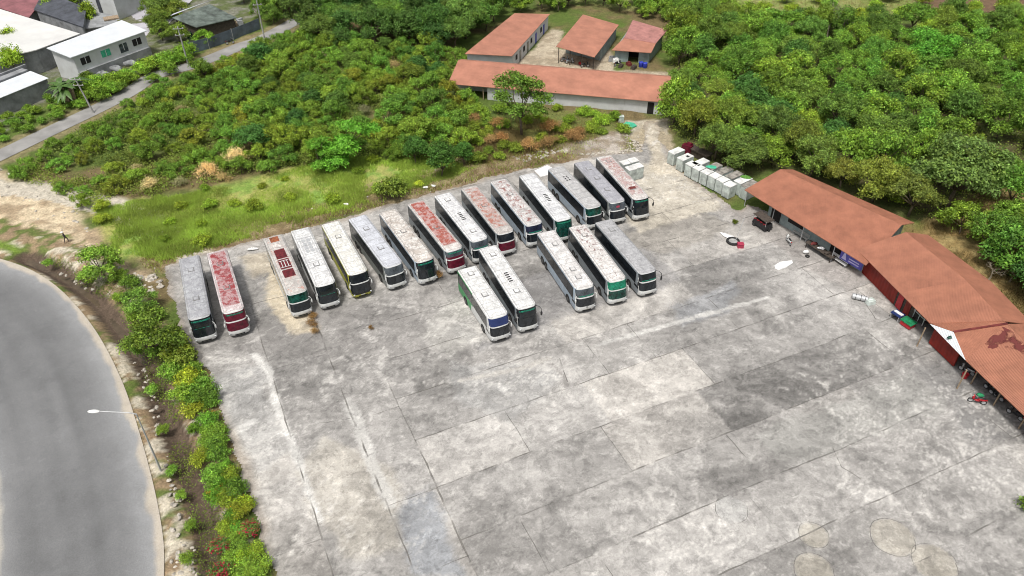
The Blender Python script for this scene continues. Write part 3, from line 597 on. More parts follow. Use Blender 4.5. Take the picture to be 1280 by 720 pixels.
BUS=[
(1,(-35.23,65.62),-66.7,12.6,'coach with pale grey grimy roof, leftmost of all, nose under the round roadside tree',dict(roof=((.42,.43,.45),(.26,.26,.28)),side='silver',top=Hh(-3.5,-9.5))),
(2,(-31.72,66.71),-65.2,12.9,'coach with heavily peeled pinkish red roof and maroon front, left of the empty bay',dict(roof=((.68,.64,.64),(.40,.30,.30),(.27,.035,.04),1.0,1.1,(-12.5,-.8)),side='greyside',style='split',upper='maroon',lower='maroon',band='white',top=Hh(-4.6,-9.8))),
(3,(-25.18,70.01),-64.0,12.9,'coach with dark red rectangles on its roof, right of the empty bay',dict(roof=((.58,.56,.53),(.36,.33,.31),(.45,.2,.15),.25),side='white',style='split',upper='glassg',lower='glass',strip=None,top=())),
(4,(-22.14,71.51),-64.8,13.0,'coach with a grid framed panel on its white roof, left of the lime sided coach',dict(roof=(Wh,(.42,.42,.43)),side='white',style='single',upper='glass',strip=None,top=(('frame',-8.6,3.8,1.5,4),('hatch',-4.2,0)))),
(5,(-18.58,73.63),-64.1,12.3,'coach with lime yellow side and bumper under a plain white roof',dict(roof=(Wh,(.5,.49,.44)),side='lime',front='black',bumper='lime',style='split',upper='glass',lower='glass',band='white',strip=None,top=Hh(-8.5))),
(6,(-14.5,75.22),-60.4,12.5,'coach with cool grey roof and blue grey upper windscreen, right of the lime sided coach',dict(roof=((.58,.60,.65),(.42,.43,.47)),side='greyside',style='split',upper='glassgr',lower='glass',band='white',strip=None,top=Hh(-4,-9))),
(7,(-10.74,76.2),-62.0,12.8,'coach with brown crackle lines over its cream white roof and one black windscreen',dict(roof=((.70,.68,.65),(.42,.37,.33)),side='bluewhite',style='single',upper='glass',strip='teal',top=Hh(-7),emblem=True,gr=.75)),
(8,(-7.25,78.44),-62.2,12.7,'coach with orange red peeled roof, behind the short green and lime coach',dict(roof=((.68,.65,.62),(.42,.38,.36),(.33,.07,.045),.80,1.4,(-12.5,-1.0)),side='silver',style='split',upper='glassgr',lower='maroon',band='maroon',strip='teal',top=Hh(-5.5))),
(9,(-4.12,80.57),-63.7,12.4,'coach with five roof slots and grey upper windscreen, behind the left front row pair',dict(roof=(Wh,(.45,.45,.47)),side='silver',style='split',upper='glassgr',lower='glass',band='white',strip='teallow',top=(('ac',-5.6,4.2,1.3,5),('hatch',-2.0,0),('hatch',-10.5,0)))),
(10,(-.78,82.14),-65.5,12.6,'coach with faded salmon blotches on the roof, black upper windscreen and maroon lower one',dict(roof=((.55,.52,.50),(.34,.31,.29),(.36,.14,.10),.55,1.7,(-12,-1.2)),side='silver',style='split',upper='glass',lower='maroon',band='white',strip=None,top=Hh(-7))),
(11,(2.98,84.06),-66.8,12.3,'coach with brown red specks on its roof and a navy upper windscreen',dict(roof=((.64,.63,.62),(.38,.36,.35),(.25,.09,.075),.38,1.8,(-12,-.6)),side='bluewhite',style='split',upper='glassn',lower='glass',band='white',strip='teallow',top=Hh(-8))),
(12,(6.92,85.13),-68.6,12.8,'coach with five black roof slots and dark green windscreen, in the back row',dict(roof=((.70,.71,.71),(.46,.46,.48)),side='silver',style='single',upper='glassg',strip='curtain',top=(('ac',-5.4,3.2,.9,5),('frame',-2.2,1.4,1.4,0)))),
(13,(11.19,88.17),-66.5,11.8,'coach with six small square roof vents and green upper windscreen',dict(roof=((.50,.50,.50),(.34,.33,.33)),side='bluewhite',style='split',upper='glassg',lower='glass',strip=None,top=(('slots',-8.6),('frame',-5.6,1.6,1.2,0),('frame',-3.0,1.2,1.0,0)))),
(14,(14.54,89.44),-69.8,11.9,'coach with mauve grey roof and a red sticker on its grey upper windscreen',dict(roof=((.40,.40,.43),(.27,.27,.30)),side='greyside',style='split',upper='glassgr',lower='glass',strip=None,band='white',top=Hh(-3.2,-6.5,-9.4))),
(15,(17.92,90.29),-71.3,12.6,'coach with pink streaked roof and black antler mirrors, right end of the back row',dict(roof=((.66,.63,.61),(.42,.39,.37),(.33,.15,.13),.5,1.5,(-12,-.8)),side='silver',style='single',upper='glass',strip='teal',mirror='black',top=Hh(-2.6,-10.8))),
(16,(-1.55,65.49),-66.4,9.9,'short coach with green and lime rear side and blue topped windscreen in the front row',dict(roof=(Wh,(.48,.48,.47)),side='white',style='split',upper='blue',lower='glass',strip=None,livery=('green','lime'),top=Hh(-4,-8.4))),
(17,(1.65,67.07),-68.4,12.8,'white coach with five roof slots and black antler mirrors, in the front row',dict(roof=(Wh,(.46,.46,.46)),side='silver',style='single',upper='glass',strip='teal',mirror='black',top=(('ac',-5.6,3.4,.9,5),('hatch',-3.0,0),('hatch',-10.8,0)))),
(18,(8.6,70.6),-70.3,12.4,'coach with pale blue side and dusty grey windscreen, left of the green curtained coach',dict(roof=((.72,.71,.70),(.46,.44,.43)),side='bluewhite',style='split',upper='glassgr',lower='glass',band='white',strip='teallow',emblem=True,top=Hh(-1.9,-3.6,-9.2))),
(19,(12.56,71.95),-71.2,12.3,'coach with bright green curtained windscreen and dark red flaked white roof',dict(roof=((.74,.73,.71),(.48,.45,.43),(.16,.04,.035),.3,1.6,(-12.2,-6)),side='silver',style='split',upper='curtain',lower='glassg',strip=None,top=Hh(-9.8),flakes=(.13,.05,.045))),
(20,(16.43,73.53),-69.0,12.0,'light grey speckled coach with black antler mirrors at the right end of the front row',dict(roof=((.44,.44,.45),(.28,.28,.29)),side='silver',style='split',upper='glass',lower='glass',band='white',strip='teallow',mirror='black',top=Hh(-9.5))),
]
for i,loc,th,L,label,kw in BUS:
    r=kw.pop('roof'); fl=kw.pop('flakes',None); gr=kw.pop('gr',.55)
    a=dict(base=r[0],grime=r[1])
    if len(r)>2: a.update(patch=r[2],amount=r[3])
    if len(r)>4: a.update(psc=r[4],region=r[5])
    rm=bus_roof(i,gr=gr,flakes=fl,**a); t=coach(i,loc,th,L,label,rm,**kw)
    if i==3:
        for xx,w,l,mm in ((-11.9,1.1,1.2,'rustor'),(-10.3,1.0,1.5,'whitep'),(-8.4,1.3,2.1,'dkred'),(-6.1,1.35,2.1,'dkred'),(-4.0,1.35,1.6,'dkred')):
            m_={'rustor':(.28,.09,.04),'whitep':(.6,.55,.52),'dkred':(.13,.015,.02)}[mm]
            g=MB(); g.box((xx,0,3.508),(l,w,.012)); g.build('roof_panel',mat('roof_panel_paint',m_,.6,.4,2.5),t)
        g=MB(); g.box((-6.1,0,3.52),(1.5,.09,.02)); g.box((-6.1,.36,3.52),(1.5,.07,.02)); g.box((-6.1,-.36,3.52),(1.5,.07,.02)); g.box((-6.8,0,3.523),(.08,1.2,.02)); g.box((-5.4,0,3.523),(.08,1.2,.02)); g.build('roof_rib',M['white'],t)
    if i==14:
        g=MB(); shell(g,yr(-.3,.15,4),[2.7,2.95],.022); g.build('sticker',M['pink'],t)
    if i==15:
        g=MB(); g.box((-2.6,-.1,3.605),(.6,.9,.02)); g.build('roof_stain_plate',M['rust'],t)
# ------------------------------------------------------------------ buildings
def lerp(a,b,t): return tuple(a[k]+(b[k]-a[k])*t for k in range(len(a)))
def wall_seg(b,p,q,z0,z1,t=.18,z1b=None):
    d=np.array(q)-np.array(p); L=np.linalg.norm(d); d/=L; n=np.array((-d[1],d[0]))*t/2; z1b=z1 if z1b is None else z1b
    P=[np.array(p)+n,np.array(p)-n,np.array(q)-n,np.array(q)+n]
    b.prism([tuple(x) for x in P],z0,[z1,z1,z1b,z1b])
def on_wall(parent,name,p,q,t,w,z0,z1,m,out=.1,side=1):
    """a panel of width w centred at fraction t along p-q, proud of the wall on its given side"""
    d=np.array(q)-np.array(p); L=np.linalg.norm(d); d=d/L; n=np.array((d[1],-d[0]))*side; c=np.array(p)+d*L*t+n*(out)
    g=MB(); g.box((c[0],c[1],(z0+z1)/2),(w,.06,z1-z0),rz=math.atan2(d[1],d[0])); return g.build(name,M[m],parent)
def roof_obj(parent,quads,m,t=.08,name='roof',align=None):
    """sheets oriented so that object X runs along the eave: corrugation follows the slope"""
    o=None
    for q in quads:
        p0=np.array(q[0]); d=np.array(q[1])-p0; th=math.atan2(d[1],d[0]); c,s=cos(-th),sin(-th)
        P=[((p[0]-p0[0])*c-(p[1]-p0[1])*s,(p[0]-p0[0])*s+(p[1]-p0[1])*c,p[2]-p0[2]) for p in q]
        g=MB(); g.slab(P,t); o=g.build(name,M[m],parent); o.location=tuple(p0-np.array(parent.location)); o.rotation_euler=(0,0,th)
    return o
def building(name,label,cat,base,group=None): return empty(name,(base[0],base[1],0),0,label,cat,group)
class at0:  # build in world coordinates under a parent that sits away from the origin
    pass
def wbuild(g,name,m,parent,smooth=None):
    l=parent.location; g.v=[(x-l[0],y-l[1],z-l[2]) for x,y,z in g.v]; return g.build(name,M[m] if isinstance(m,str) else m,parent,smooth)
def wpanel(parent,name,p,q,t,w,z0,z1,m,side=1,out=.12):
    o=on_wall(parent,name,p,q,t,w,z0,z1,m,out,side); o.location=(-parent.location[0],-parent.location[1],0); return o
# long building D
E0,E1=(-11.3,130.7),(27.0,122.2); d=np.array(E1)-np.array(E0); LD=np.linalg.norm(d); d/=LD; n=np.array((-d[1],d[0]))
def Dp(s,t,z=None): p=np.array(E0)+d*s+n*t; return (p[0],p[1]) if z is None else (p[0],p[1],z)
t=building('long_house','long low white walled house with a terracotta sheet roof behind the tall lone tree','house',Dp(19,.6))
roof_obj(t,[[Dp(0,0,2.7),Dp(LD,0,2.7),Dp(LD,7.4,4.2),Dp(0,7.4,4.2)],[Dp(LD,9.6,3.5),Dp(0,9.6,3.5),Dp(0,7.4,4.2),Dp(LD,7.4,4.2)]],'terrafar')
g=MB(); wall_seg(g,Dp(7.2,.7),Dp(LD-.9,.7),0,2.75); wall_seg(g,Dp(LD-.9,.7),Dp(LD-.9,9),0,2.75,z1b=3.5); wall_seg(g,Dp(.5,9),Dp(LD-.9,9),0,3.45); wall_seg(g,Dp(.5,4),Dp(7.2,4),0,3.3); wall_seg(g,Dp(7.2,.7),Dp(7.2,9),0,2.75,z1b=3.5); wall_seg(g,Dp(.5,4),Dp(.5,9),0,3.3,z1b=3.5)
wbuild(g,'wall','wallw',t)
wpanel(t,'door',Dp(7.2,.7),Dp(LD-.9,.7),.935,1.1,.02,2.2,'dark'); 
for k in range(3): g=MB(); x=Dp(1.2+k*2.6,.5); g.box((x[0],x[1],1.32),(.14,.14,2.64)); wbuild(g,'post','wood',t)
for s in (.12,.3,.48,.64): wpanel(t,'wall_stain_panel',Dp(7.2,.7),Dp(LD-.9,.7),s,3.2,2.35,2.6,'wallgrey')
for s in (.79,.87): wpanel(t,'pilaster',Dp(7.2,.7),Dp(LD-.9,.7),s,.25,0,2.6,'wallw')
g=MB(); p=G(603,84,3.1); g.blob((p[0],p[1],3.75),(1.5,2.0,.35),3,.25,12,6); tag(g.build('white_rag',M['sheet'],None,60),'crumpled white plastic rag lying on the long house roof','rag')
# house A
def px3(*P): return [(*G(u,v,z),z) for u,v,z in P]
q=px3((640,70,3),(687.5,17.5,3),(643,16.5,3.9),(581,67,3.9))
t=building('white_house','white house with blue door and windows along its right side under a terracotta roof','house',q[0][:2])
roof_obj(t,[q],'terrafar'); c=np.mean([p[:2] for p in q],0)
def ins(p,k=.6): v=np.array(p[:2])-c; return tuple(c+v*(1-k/np.linalg.norm(v)*1.4))
I=[ins(p) for p in q]; g=MB(); wall_seg(g,I[0],I[1],0,2.93); wall_seg(g,I[1],I[2],0,2.93,z1b=3.75); wall_seg(g,I[2],I[3],0,3.75); wall_seg(g,I[3],I[0],0,3.75,z1b=2.93); wbuild(g,'wall','wallw',t)
for s in (.1,.3,.5,.78): wpanel(t,'window',I[0],I[1],s,1.0,1.1,2.1,'dark')
for s in (.2,.4,.63,.86): wpanel(t,'door',I[0],I[1],s,.95,.02,2.1,'bluep' if s>.6 else 'glassgr')
wpanel(t,'window',I[3],I[0],.3,1.1,1.0,2.0,'glassgr')
# B
q=px3((695,58,3.5),(743,71.5,2.9),(773.7,31,2.9),(728.7,18,3.5))
t=building('open_shed','open fronted shed with a tilted terracotta roof, motorbikes under its eave','shed',q[0][:2]); roof_obj(t,[q],'terrafar'); c=np.mean([p[:2] for p in q],0)
I=[ins(p) for p in q]; g=MB(); m1=lerp(I[0],I[3],.3); m2=lerp(I[1],I[2],.3); wall_seg(g,m1,m2,0,3.3,z1b=2.8); wall_seg(g,m2,I[2],0,2.8); wall_seg(g,I[2],I[3],0,2.8,z1b=3.4); wall_seg(g,I[3],m1,0,3.4); wbuild(g,'wall','wallg',t)
for s in (0,.33,.66,1): p=lerp(I[0],I[1],s); g=MB(); g.box((p[0],p[1],1.4+.2*(1-s)),(.14,.14,2.8+.5*(1-s))); wbuild(g,'post','darkwood',t)
# C
q=px3((764.5,62.5,2.6),(814,66,2.6),(820,54,3.1),(780,47.5,3.1)); q2=px3((780,47.5,3.15),(820,54,3.15),(834,37.5,3.3),(791,25,3.3))
t=building('small_shed','small shed with a weathered pink roof and open doorway, beside the blue drums','shed',q[0][:2]); roof_obj(t,[q],'terrafar'); roof_obj(t,[q2],'terraold',name='rear_roof')
c=np.mean([p[:2] for p in (q[0],q[1],q2[2],q2[3])],0); I=[ins(p,.8) for p in (q[0],q[1],q2[2],q2[3])]; g=MB()
wall_seg(g,I[0],lerp(I[0],I[1],.4),0,2.55); wall_seg(g,lerp(I[0],I[1],.7),I[1],0,2.55); wall_seg(g,I[1],I[2],0,2.55,z1b=3.1); wall_seg(g,I[2],I[3],0,3.1); wall_seg(g,I[3],I[0],0,3.1,z1b=2.55); wbuild(g,'wall','wallg',t)
wpanel(t,'doorway',lerp(I[0],I[3],.25),lerp(I[1],I[2],.25),.5,6,.02,2.4,'dark')
# R1 / R2 / R3 workshops
t=building('workshop_shed','long grey walled shed with smooth terracotta roof nearest the grey cabins','shed',(40,84))
a0,a1=np.array((33.0,93.3)),np.array((43.6,75.3)); r0,r1=np.array((38.6,96.4)),np.array((50.2,81.9))
o0,o1=r0+np.array((2.4,1.3)),r1+np.array((2.6,1.7))
roof_obj(t,[[(*a0,2.8),(*a1,2.8),(*r1,4.3),(*r0,4.3)],[(*o1,3.5),(*o0,3.5),(*r0,4.3),(*r1,4.3)]],'terra')
f0=a0+np.array((1.8,-.6)); f1=a1+np.array((1.5,1.6)); k0=o0+np.array((-.9,-1.)); k1=o1+np.array((-1.2,.3)); g=MB()
wall_seg(g,f0+(f1-f0)*.13,f1,0,2.95); wall_seg(g,f1,k1,0,2.95,z1b=3.4); wall_seg(g,k1,k0,0,3.4); wall_seg(g,k0,f0+(f1-f0)*.13,0,3.4,z1b=2.95); wbuild(g,'wall','wallg',t)
for s,w,z0,z1,mm,nm in ((.38,2.6,1.1,2.3,'dark','window'),(.78,3.4,.1,2.5,'dark','doorway'),(.2,1.6,.1,2.4,'dark','doorway')): wpanel(t,nm,f0,f1,s,w,z0,z1,mm)
for s in (0,.25,.5,.75): p=a0+(a1-a0)*s+np.array((.5,.1)); g=MB(); g.tube([(p[0],p[1],0),(p[0],p[1],2.85)],.05,6); wbuild(g,'post','galv',t)
bn=building('banner','purple banner with a white triangle figure on the grey shed front','banner',tuple(f0+(f1-f0)*.88))
pa=f0+(f1-f0)*.80+np.array((-.9,-.5)); pb=f0+(f1-f0)*.99+np.array((-.9,-.5)); 
wpanel(bn,'banner_sheet',pa,pb,.5,3.3,.9,2.5,'purple',out=0); 
dd_=(pb-pa)/np.linalg.norm(pb-pa); nn_=np.array((dd_[1],-dd_[0]))*.045; c0=pa+dd_*.75+nn_
g=MB(); A=[(c0-dd_*.35,1.1),(c0+dd_*.35,1.1),(c0+dd_*.04,2.3),(c0-dd_*.04,2.3)]; V=[(p[0],p[1],z) for p,z in A]+[(p[0]-nn_[0]*.3,p[1]-nn_[1]*.3,z) for p,z in A]
g.add(V,[(0,1,2,3),(7,6,5,4),(0,4,5,1),(1,5,6,2),(2,6,7,3),(3,7,4,0)]); wbuild(g,'white_figure','lilac',bn)
for z in (1.25,1.6,2.1): c1=pa+dd_*2.2+nn_; g=MB(); g.box((c1[0],c1[1],z),(1.5,.02,.16),rz=math.atan2(dd_[1],dd_[0])); wbuild(g,'print_stripe','lilac',bn)
t=building('red_workshop','workshop with dark red panel walls and ribbed terracotta roof, right of the purple banner','workshop',(47,72))
e0,e1=np.array((43.5,78.4)),np.array((46.6,64.2)); h0,h1,h2=np.array((49.5,79.4)),np.array((52.4,69.7)),np.array((53.2,62.3))
roof_obj(t,[[(*e0,3.02),(*lerp(e0,e1,.62),3.02),(*h1,4.9),(*h0,4.9)],[(*lerp(e0,e1,.62),3.02),(*e1,3.02),(*h2,4.9),(*h1,4.9)]],'terra')
j0,j1,j2=h0+np.array((3.5,.8)),h1+np.array((3.8,.8)),h2+np.array((3.8,.5))
roof_obj(t,[[(*j1,3.9),(*j0,3.9),(*h0,4.9),(*h1,4.9)],[(*j2,3.9),(*j1,3.9),(*h1,4.9),(*h2,4.9)]],'terra',name='rear_roof')
w0=e0+np.array((1.1,-.5)); w1=e1+np.array((1.2,.2)); g=MB(); wall_seg(g,w0,w0+(w1-w0)*.50,0,2.95); wbuild(g,'red_panel_wall','wallred',t)
g=MB(); wall_seg(g,w0+(w1-w0)*.5,w0+(w1-w0)*.74,0,2.9,.12); wbuild(g,'dark_wall','darkwood',t)
g=MB(); wall_seg(g,w0,j0-np.array((.6,.5)),0,2.95,z1b=3.8); wall_seg(g,j0-np.array((.6,.5)),j2-np.array((.6,0)),0,3.8); wall_seg(g,j2-np.array((.6,0)),w1,0,3.8,z1b=2.9); wbuild(g,'wall','wallg',t)
for s in (.56,.66): wpanel(t,'red_door',w0,w1,s,.9,.1,2.3,'redp' if s<.6 else 'wallred',out=.12)
wpanel(t,'window_frame',w0,w1,.80,2.0,.9,2.6,'dark',out=.0); 
for k in range(3): wpanel(t,'white_bar',w0,w1,.74+.06*k,.07,.8,2.7,'galv',out=.06)
wpanel(t,'white_bar',w0,w1,.80,2.0,1.7,1.78,'galv',out=.07)
t=building('rusty_workshop','open workshop with ribbed roof carrying maroon rust patches, bikes parked beneath','workshop',(50,58))
B0=px3((1163,405,2.95))[0]; B1=px3((1207,450,2.8))[0]; B2=px3((1192,415,3.7))[0]; B3=px3((1280,519,2.8))[0]
dr_=np.array(B3[:2])-np.array(B1[:2]); B4=(B1[0]+dr_[0]*2.2,B1[1]+dr_[1]*2.2,2.8)
rk=(53.3,61.9,4.86); rk2=(rk[0]+1.5,rk[1]-10,4.8); rk3=(rk[0]+3.2,rk[1]-24,4.8)
g=MB(); wb_=np.array(B1[:2])-np.array(B0[:2]); nn=np.array((wb_[1],-wb_[0]))/np.linalg.norm(wb_)*.05
V=[B0,B1,B2]; V2=[(p[0]+nn[0],p[1]+nn[1],p[2]) for p in V]; g.add(V+V2,[(0,1,2),(5,4,3),(0,3,4,1),(1,4,5,2),(2,5,3,0)]); wbuild(g,'gable_board','whiteroof',t)
g=MB(); c_=np.mean(V,0); g.blob((c_[0]-.05,c_[1]-.02,c_[2]+.15),(.5,.5,.35),2,.2,8,6); wbuild(g,'gable_ornament','glassg',t)
roof_obj(t,[[B1,B4,rk3,rk],[B2,B1,rk,rk]][:1],'terra',.08)
g=MB(); g.slab([B2,B1,rk],.07); wbuild(g,'hip_sheet','terra',t); g=MB(); g.slab([(46.55,64.3,2.98),(B2[0],B2[1],B2[2]-.02),(rk[0],rk[1],rk[2]-.02),(53.2,62.6,4.87)],.06); wbuild(g,'link_sheet','terra',t)
g=MB(); g.slab([(rk[0]+4,rk[1]+1.2,3.8),rk,rk3,(rk3[0]+4.5,rk3[1],3.8)],.07); wbuild(g,'rear_roof','terra',t)
g=MB(); g.tube([(B2[0],B2[1],B2[2]+.03),(rk[0],rk[1],rk[2]+.05)],.13,6); wbuild(g,'valley_flashing','rust',t)
def onroof(s,u,dz=.012):  # plane B1-B4-rk3-rk ; s along eave fraction of 26 m, u up-slope
    a=np.array(B1)+(np.array(B4)-np.array(B1))*s; c2=np.array(rk)+(np.array(rk3)-np.array(rk))*s; p=a+(c2-a)*u; return (p[0],p[1],p[2]+dz)
rr=random.Random(5)
for k,(s0,u0,ss,uu) in enumerate(((.0,.42,.06,.42),(.05,.55,.09,.38),(.11,.50,.08,.42),(.0,.82,.10,.14),(.17,.60,.05,.3),(.25,.2,.03,.08),(.33,.12,.04,.07))):
    P=[]; nn_=16
    for q_ in range(nn_):
        an=2*pi*q_/nn_; m_=1+.35*rr.uniform(-1,1); P.append(onroof(s0+ss/2+ss/2*cos(an)*m_,u0+uu/2+uu/2*sin(an)*m_,.02+.001*k))
    cc=onroof(s0+ss/2,u0+uu/2,.02+.001*k); g=MB(); g.add([cc]+P,[(0,1+q_,1+(q_+1)%nn_) for q_ in range(nn_)]); wbuild(g,'rust_patch','rustp',t)
g=MB(); p0=np.array(B0[:2])+np.array((.8,0)); p1=np.array(B1[:2])+np.array((.9,.3)); wall_seg(g,p0,p0+(p1-p0)*.72,.15,2.5); wbuild(g,'red_panel_wall','wallred',t)
g=MB(); pw=np.array(B1[:2])+np.array((4.2,1.2)); pe=pw+dr_*2.1; wall_seg(g,pw,pe,0,3.7); wbuild(g,'back_wall','wallgrey',t)
for u,v_ in ((1146,433),(1196,486),(1213.5,480),(1241.5,507),(1273,536)):
    p=G(u,v_); g=MB(); g.tube([(p[0],p[1],0),(p[0]+.05,p[1],2.8)],.08,8); wbuild(g,'post','wood',t)
# top-left town
def simple_hall(name,label,cat,q,wm,rm,k=.5,t_=.15,hz=None):
    t=building(name,label,cat,q[0][:2]); c=np.mean([p[:2] for p in q],0)
    roof_obj(t,[q],rm,t_); I=[tuple(c+(np.array(p[:2])-c)*(1-k/np.linalg.norm(np.array(p[:2])-c)*1.4)) for p in q]
    g=MB()
    for a in range(4): wall_seg(g,I[a],I[(a+1)%4],0,q[a][2]-.14,z1b=q[(a+1)%4][2]-.14)
    wbuild(g,'wall',wm,t); return t,I
q=px3((88,72,5),(184,38,5),(152,25,5.9),(58,60,5.9)); t,I=simple_hall('white_office','white two level office block with white sheet roof above the banana plant','building',q,'wallw','whiteroof')
for s,mm in ((.13,'dark'),(.41,'tarp'),(.66,'glassgr'),(.86,'dark')): f=wpanel(t,'window',I[0],I[1],s,1.9 if mm!='glassgr' else 1.7,2.9 if mm!='glassgr' else 2.5,4.2,mm); wpanel(t,'window_bar',I[0],I[1],s,.08,2.9,4.2,'wallw',out=.17)
g=MB(); P=[np.array(I[0]),np.array(I[1])]; dn=P[1]-P[0]; dn/=np.linalg.norm(dn); no=np.array((dn[1],-dn[0])); wall_seg(g,P[0]+no*.3,P[1]+no*.3,0,1.9,.6); wbuild(g,'stone_base','wallgrey',t)
for k in range(3): g=MB(); p=P[0]+(P[1]-P[0])*(.12+.2*k+.1)+no*1.6; g.blob((p[0],p[1],.6),(2.2,1.2,1.2),k,.25,12,8); tag(g.build('scrap_heap',M['wallgrey'],None,40),('grey scrap heap left end of the white office base','grey scrap heap middle of the white office base','grey scrap heap right end of the white office base')[k],'scrap heap')
q=px3((-30,80,4.6),(46,62,4.6),(100,42,4.6),(-30,2,5.6)); 
t,I=simple_hall('white_warehouse','large warehouse with a bright white membrane roof at the far left','warehouse',q,'wallgrey','whiteroof2')
q=px3((-30,160,.0),(0,148,.0),(66,118,0),(66,118,0)); 
b0,b1=np.array(G(-30,160)),np.array(G(66,119)); dn=(b1-b0)/np.linalg.norm(b1-b0); no=np.array((-dn[1],dn[0])); Hw=3.2
t=building('grey_yard_house','grey rendered building with pale lean-to roof beside the lane, lowest at far left','building',tuple(b1)); g=MB(); 
wall_seg(g,b0,b1,0,Hw); wall_seg(g,b1,b1+no*9,0,Hw); wbuild(g,'wall','wallgrey',t); roof_obj(t,[[(*(b0-no*.3),Hw+.05),(*(b1+dn*.3-no*.3),Hw+.05),(*(b1+dn*.3+no*4.5),Hw+.5),(*(b0+no*4.5),Hw+.5)]],'whiteroof')
g=MB(); wall_seg(g,b0+no*6.5,b1+no*6.5+dn*1,0,4.4,.3); wbuild(g,'upper_wall','wallgrey',t); g=MB(); c_=b0+(b1-b0)*.5+no*5.5; g.box((c_[0],c_[1],2.),(np.linalg.norm(b1-b0),1.6,4.),rz=math.atan2(dn[1],dn[0])); wbuild(g,'ledge','wallgrey',t)
q=px3((42,12,4.2),(104,34,4.2),(108,10,5.2),(55,-12,5.2)); t,I=simple_hall('slate_shed','dark slate coloured shed roof behind the white warehouse','shed',q,'wallgrey','darkroof')
q=px3((104,36,3.2),(150,30,3.2),(140,18,3.6),(100,12,3.6)); t,I=simple_hall('grey_annex','low grey annex roof with a tan hatch between slate shed and white office','shed',q,'wallgrey','wallgrey')
g=MB(); p=G(139,23,3.5); g.box((p[0],p[1],3.6),(3,2,.25),rz=.5); wbuild(g,'tan_hatch','wood',t)
q=px3((-40,-6,3.4),(0,10,3.4),(36,22,3.4),(60,-8,3.8)); t,I=simple_hall('maroon_shed','low shed with dull maroon roof in the far left corner','shed',q,'wallgrey','redroof')
g=MB(); p=G(44,4,0); g.blob((p[0],p[1],1.4),(4,3,2.6),4,.2,14,8); tag(g.build('blue_tarp_heap',M['bluep'],None,50),'heap under bright blue tarpaulin beside the slate roof','tarp')
f0_,f1_=np.array(G(64,4)),np.array(G(166,-6)); t=building('striped_hall','big pale hall whose wall has dark vertical strips at the top edge','hall',tuple(f0_))
base0,base1=np.array(G(60,14)),np.array(G(150,26)); dn=(base1-base0)/np.linalg.norm(base1-base0); no=np.array((-dn[1],dn[0])); g=MB(); g.prism([tuple(base0),tuple(base1),tuple(base1+no*20),tuple(base0+no*20)],0,7.); wbuild(g,'wall','wallw',t)
for s in (.3,.55,.78): wpanel(t,'dark_strip',base0,base1,s,.9,.2,6.9,'darkroof')
tag(grid_obj('town_pavement',*(lambda X,Y:(X,Y,np.full(X.shape,.05),np.ones(X.shape+(3,))*np.array((.42,.41,.45))))(*np.meshgrid(np.linspace(-88,-76,12),np.linspace(163,192,20))),M['asphalt']),kind='structure')
q=px3((245,34,2.8),(296,22,2.8),(262,5,3.7),(215,22,3.7)); t,I=simple_hall('mossy_shed','open shed with mossy grey green roof and pale ridge strip behind the blue grey fence','shed',q,'darkwood','greenroof')
r0_,r1_=px3((213,20,3.8),(262,1,3.8)); g=MB(); g.slab([(*r0_[:2],3.85),(*r1_[:2],3.85),(r1_[0]+.4,r1_[1]+2.4,3.5),(r0_[0]-.3,r0_[1]+2.4,3.5)],.08); wbuild(g,'pale_ridge_sheet','whiteroof',t)
fe=[G(235,68),G(262,61),G(292,50),G(326,36)]
t=building('sheet_fence','corrugated blue grey metal sheet fence running along the lane','fence',fe[0])
for a,c_ in zip(fe[:-1],fe[1:]):
    p=np.array(a);q_=np.array(c_); th=math.atan2(*(q_-p)[::-1]); g=MB(); Lf=np.linalg.norm(q_-p); g.box((Lf/2,0,1.15),(Lf-.02,.06,2.3)); o=g.build('sheet_panel',M['fence'],t); o.location=(p[0]-t.location[0],p[1]-t.location[1],0); o.rotation_euler=(0,0,th)
    g=MB(); g.tube([(*a,0),(*a,2.45)],.06,6); wbuild(g,'post','galv',t)
# clutter behind the fence
for k,(u,v_,c_) in enumerate(((272,28,'sheet'),(283,24,'wood'),(240,46,'glassg'),(300,30,'wallgrey'),(275,36,'sheet'),(292,34,'wood'))):
    p=G(u,v_); g=MB(); g.box((p[0],p[1],.5),(2.2,1.2,1.),rz=k*.7,taper=.15); g.box((p[0]+.3,p[1],1.15),(.9,.7,.3),rz=k*.3)
    tag(g.build('junk_pile',M[c_]),('white junk pile right of the mossy shed','brown junk pile beyond the mossy shed','teal junk pile left under the mossy shed','grey junk pile near the fence end','white junk pile just inside the fence','brown junk pile beside the white one inside the fence')[k],'junk pile')
# ------------------------------------------------------------------ poles and lamp
def upole(u,v_,h,label,arms=True,tilt=(0,0),rz=.2):
    p=G(u,v_); t=empty('utility_pole',(p[0],p[1],0),rz,label,'utility pole','utility poles along the lane')
    g=MB(); g.tube([(0,0,-.1),(tilt[0],tilt[1],h)],[.17,.11],10); g.build('pole',M['pole'],t,40)
    if arms:
        for z,w in ((h-.4,2.0),(h*.78,1.8)):
            g=MB(); g.box((tilt[0]*z/h,tilt[1]*z/h-.12,z),(w,.1,.12)); a=g.build('crossarm',M['pole'],t)
            for s in (-.42,0,.42): q_=MB(); q_.tube([(tilt[0]*z/h+s*w,tilt[1]*z/h-.12,z+.05),(tilt[0]*z/h+s*w,tilt[1]*z/h-.12,z+.25)],.05,6); q_.build('insulator',M['sheet'],a)
upole(235,80,7.5,'concrete utility pole with two crossarms at the left end of the sheet fence')
upole(331,50,9.5,'tall concrete utility pole at the right end of the sheet fence')
upole(117,141,6.5,'slim leaning utility pole right of the banana plant',True,(-1.2,.3),0)
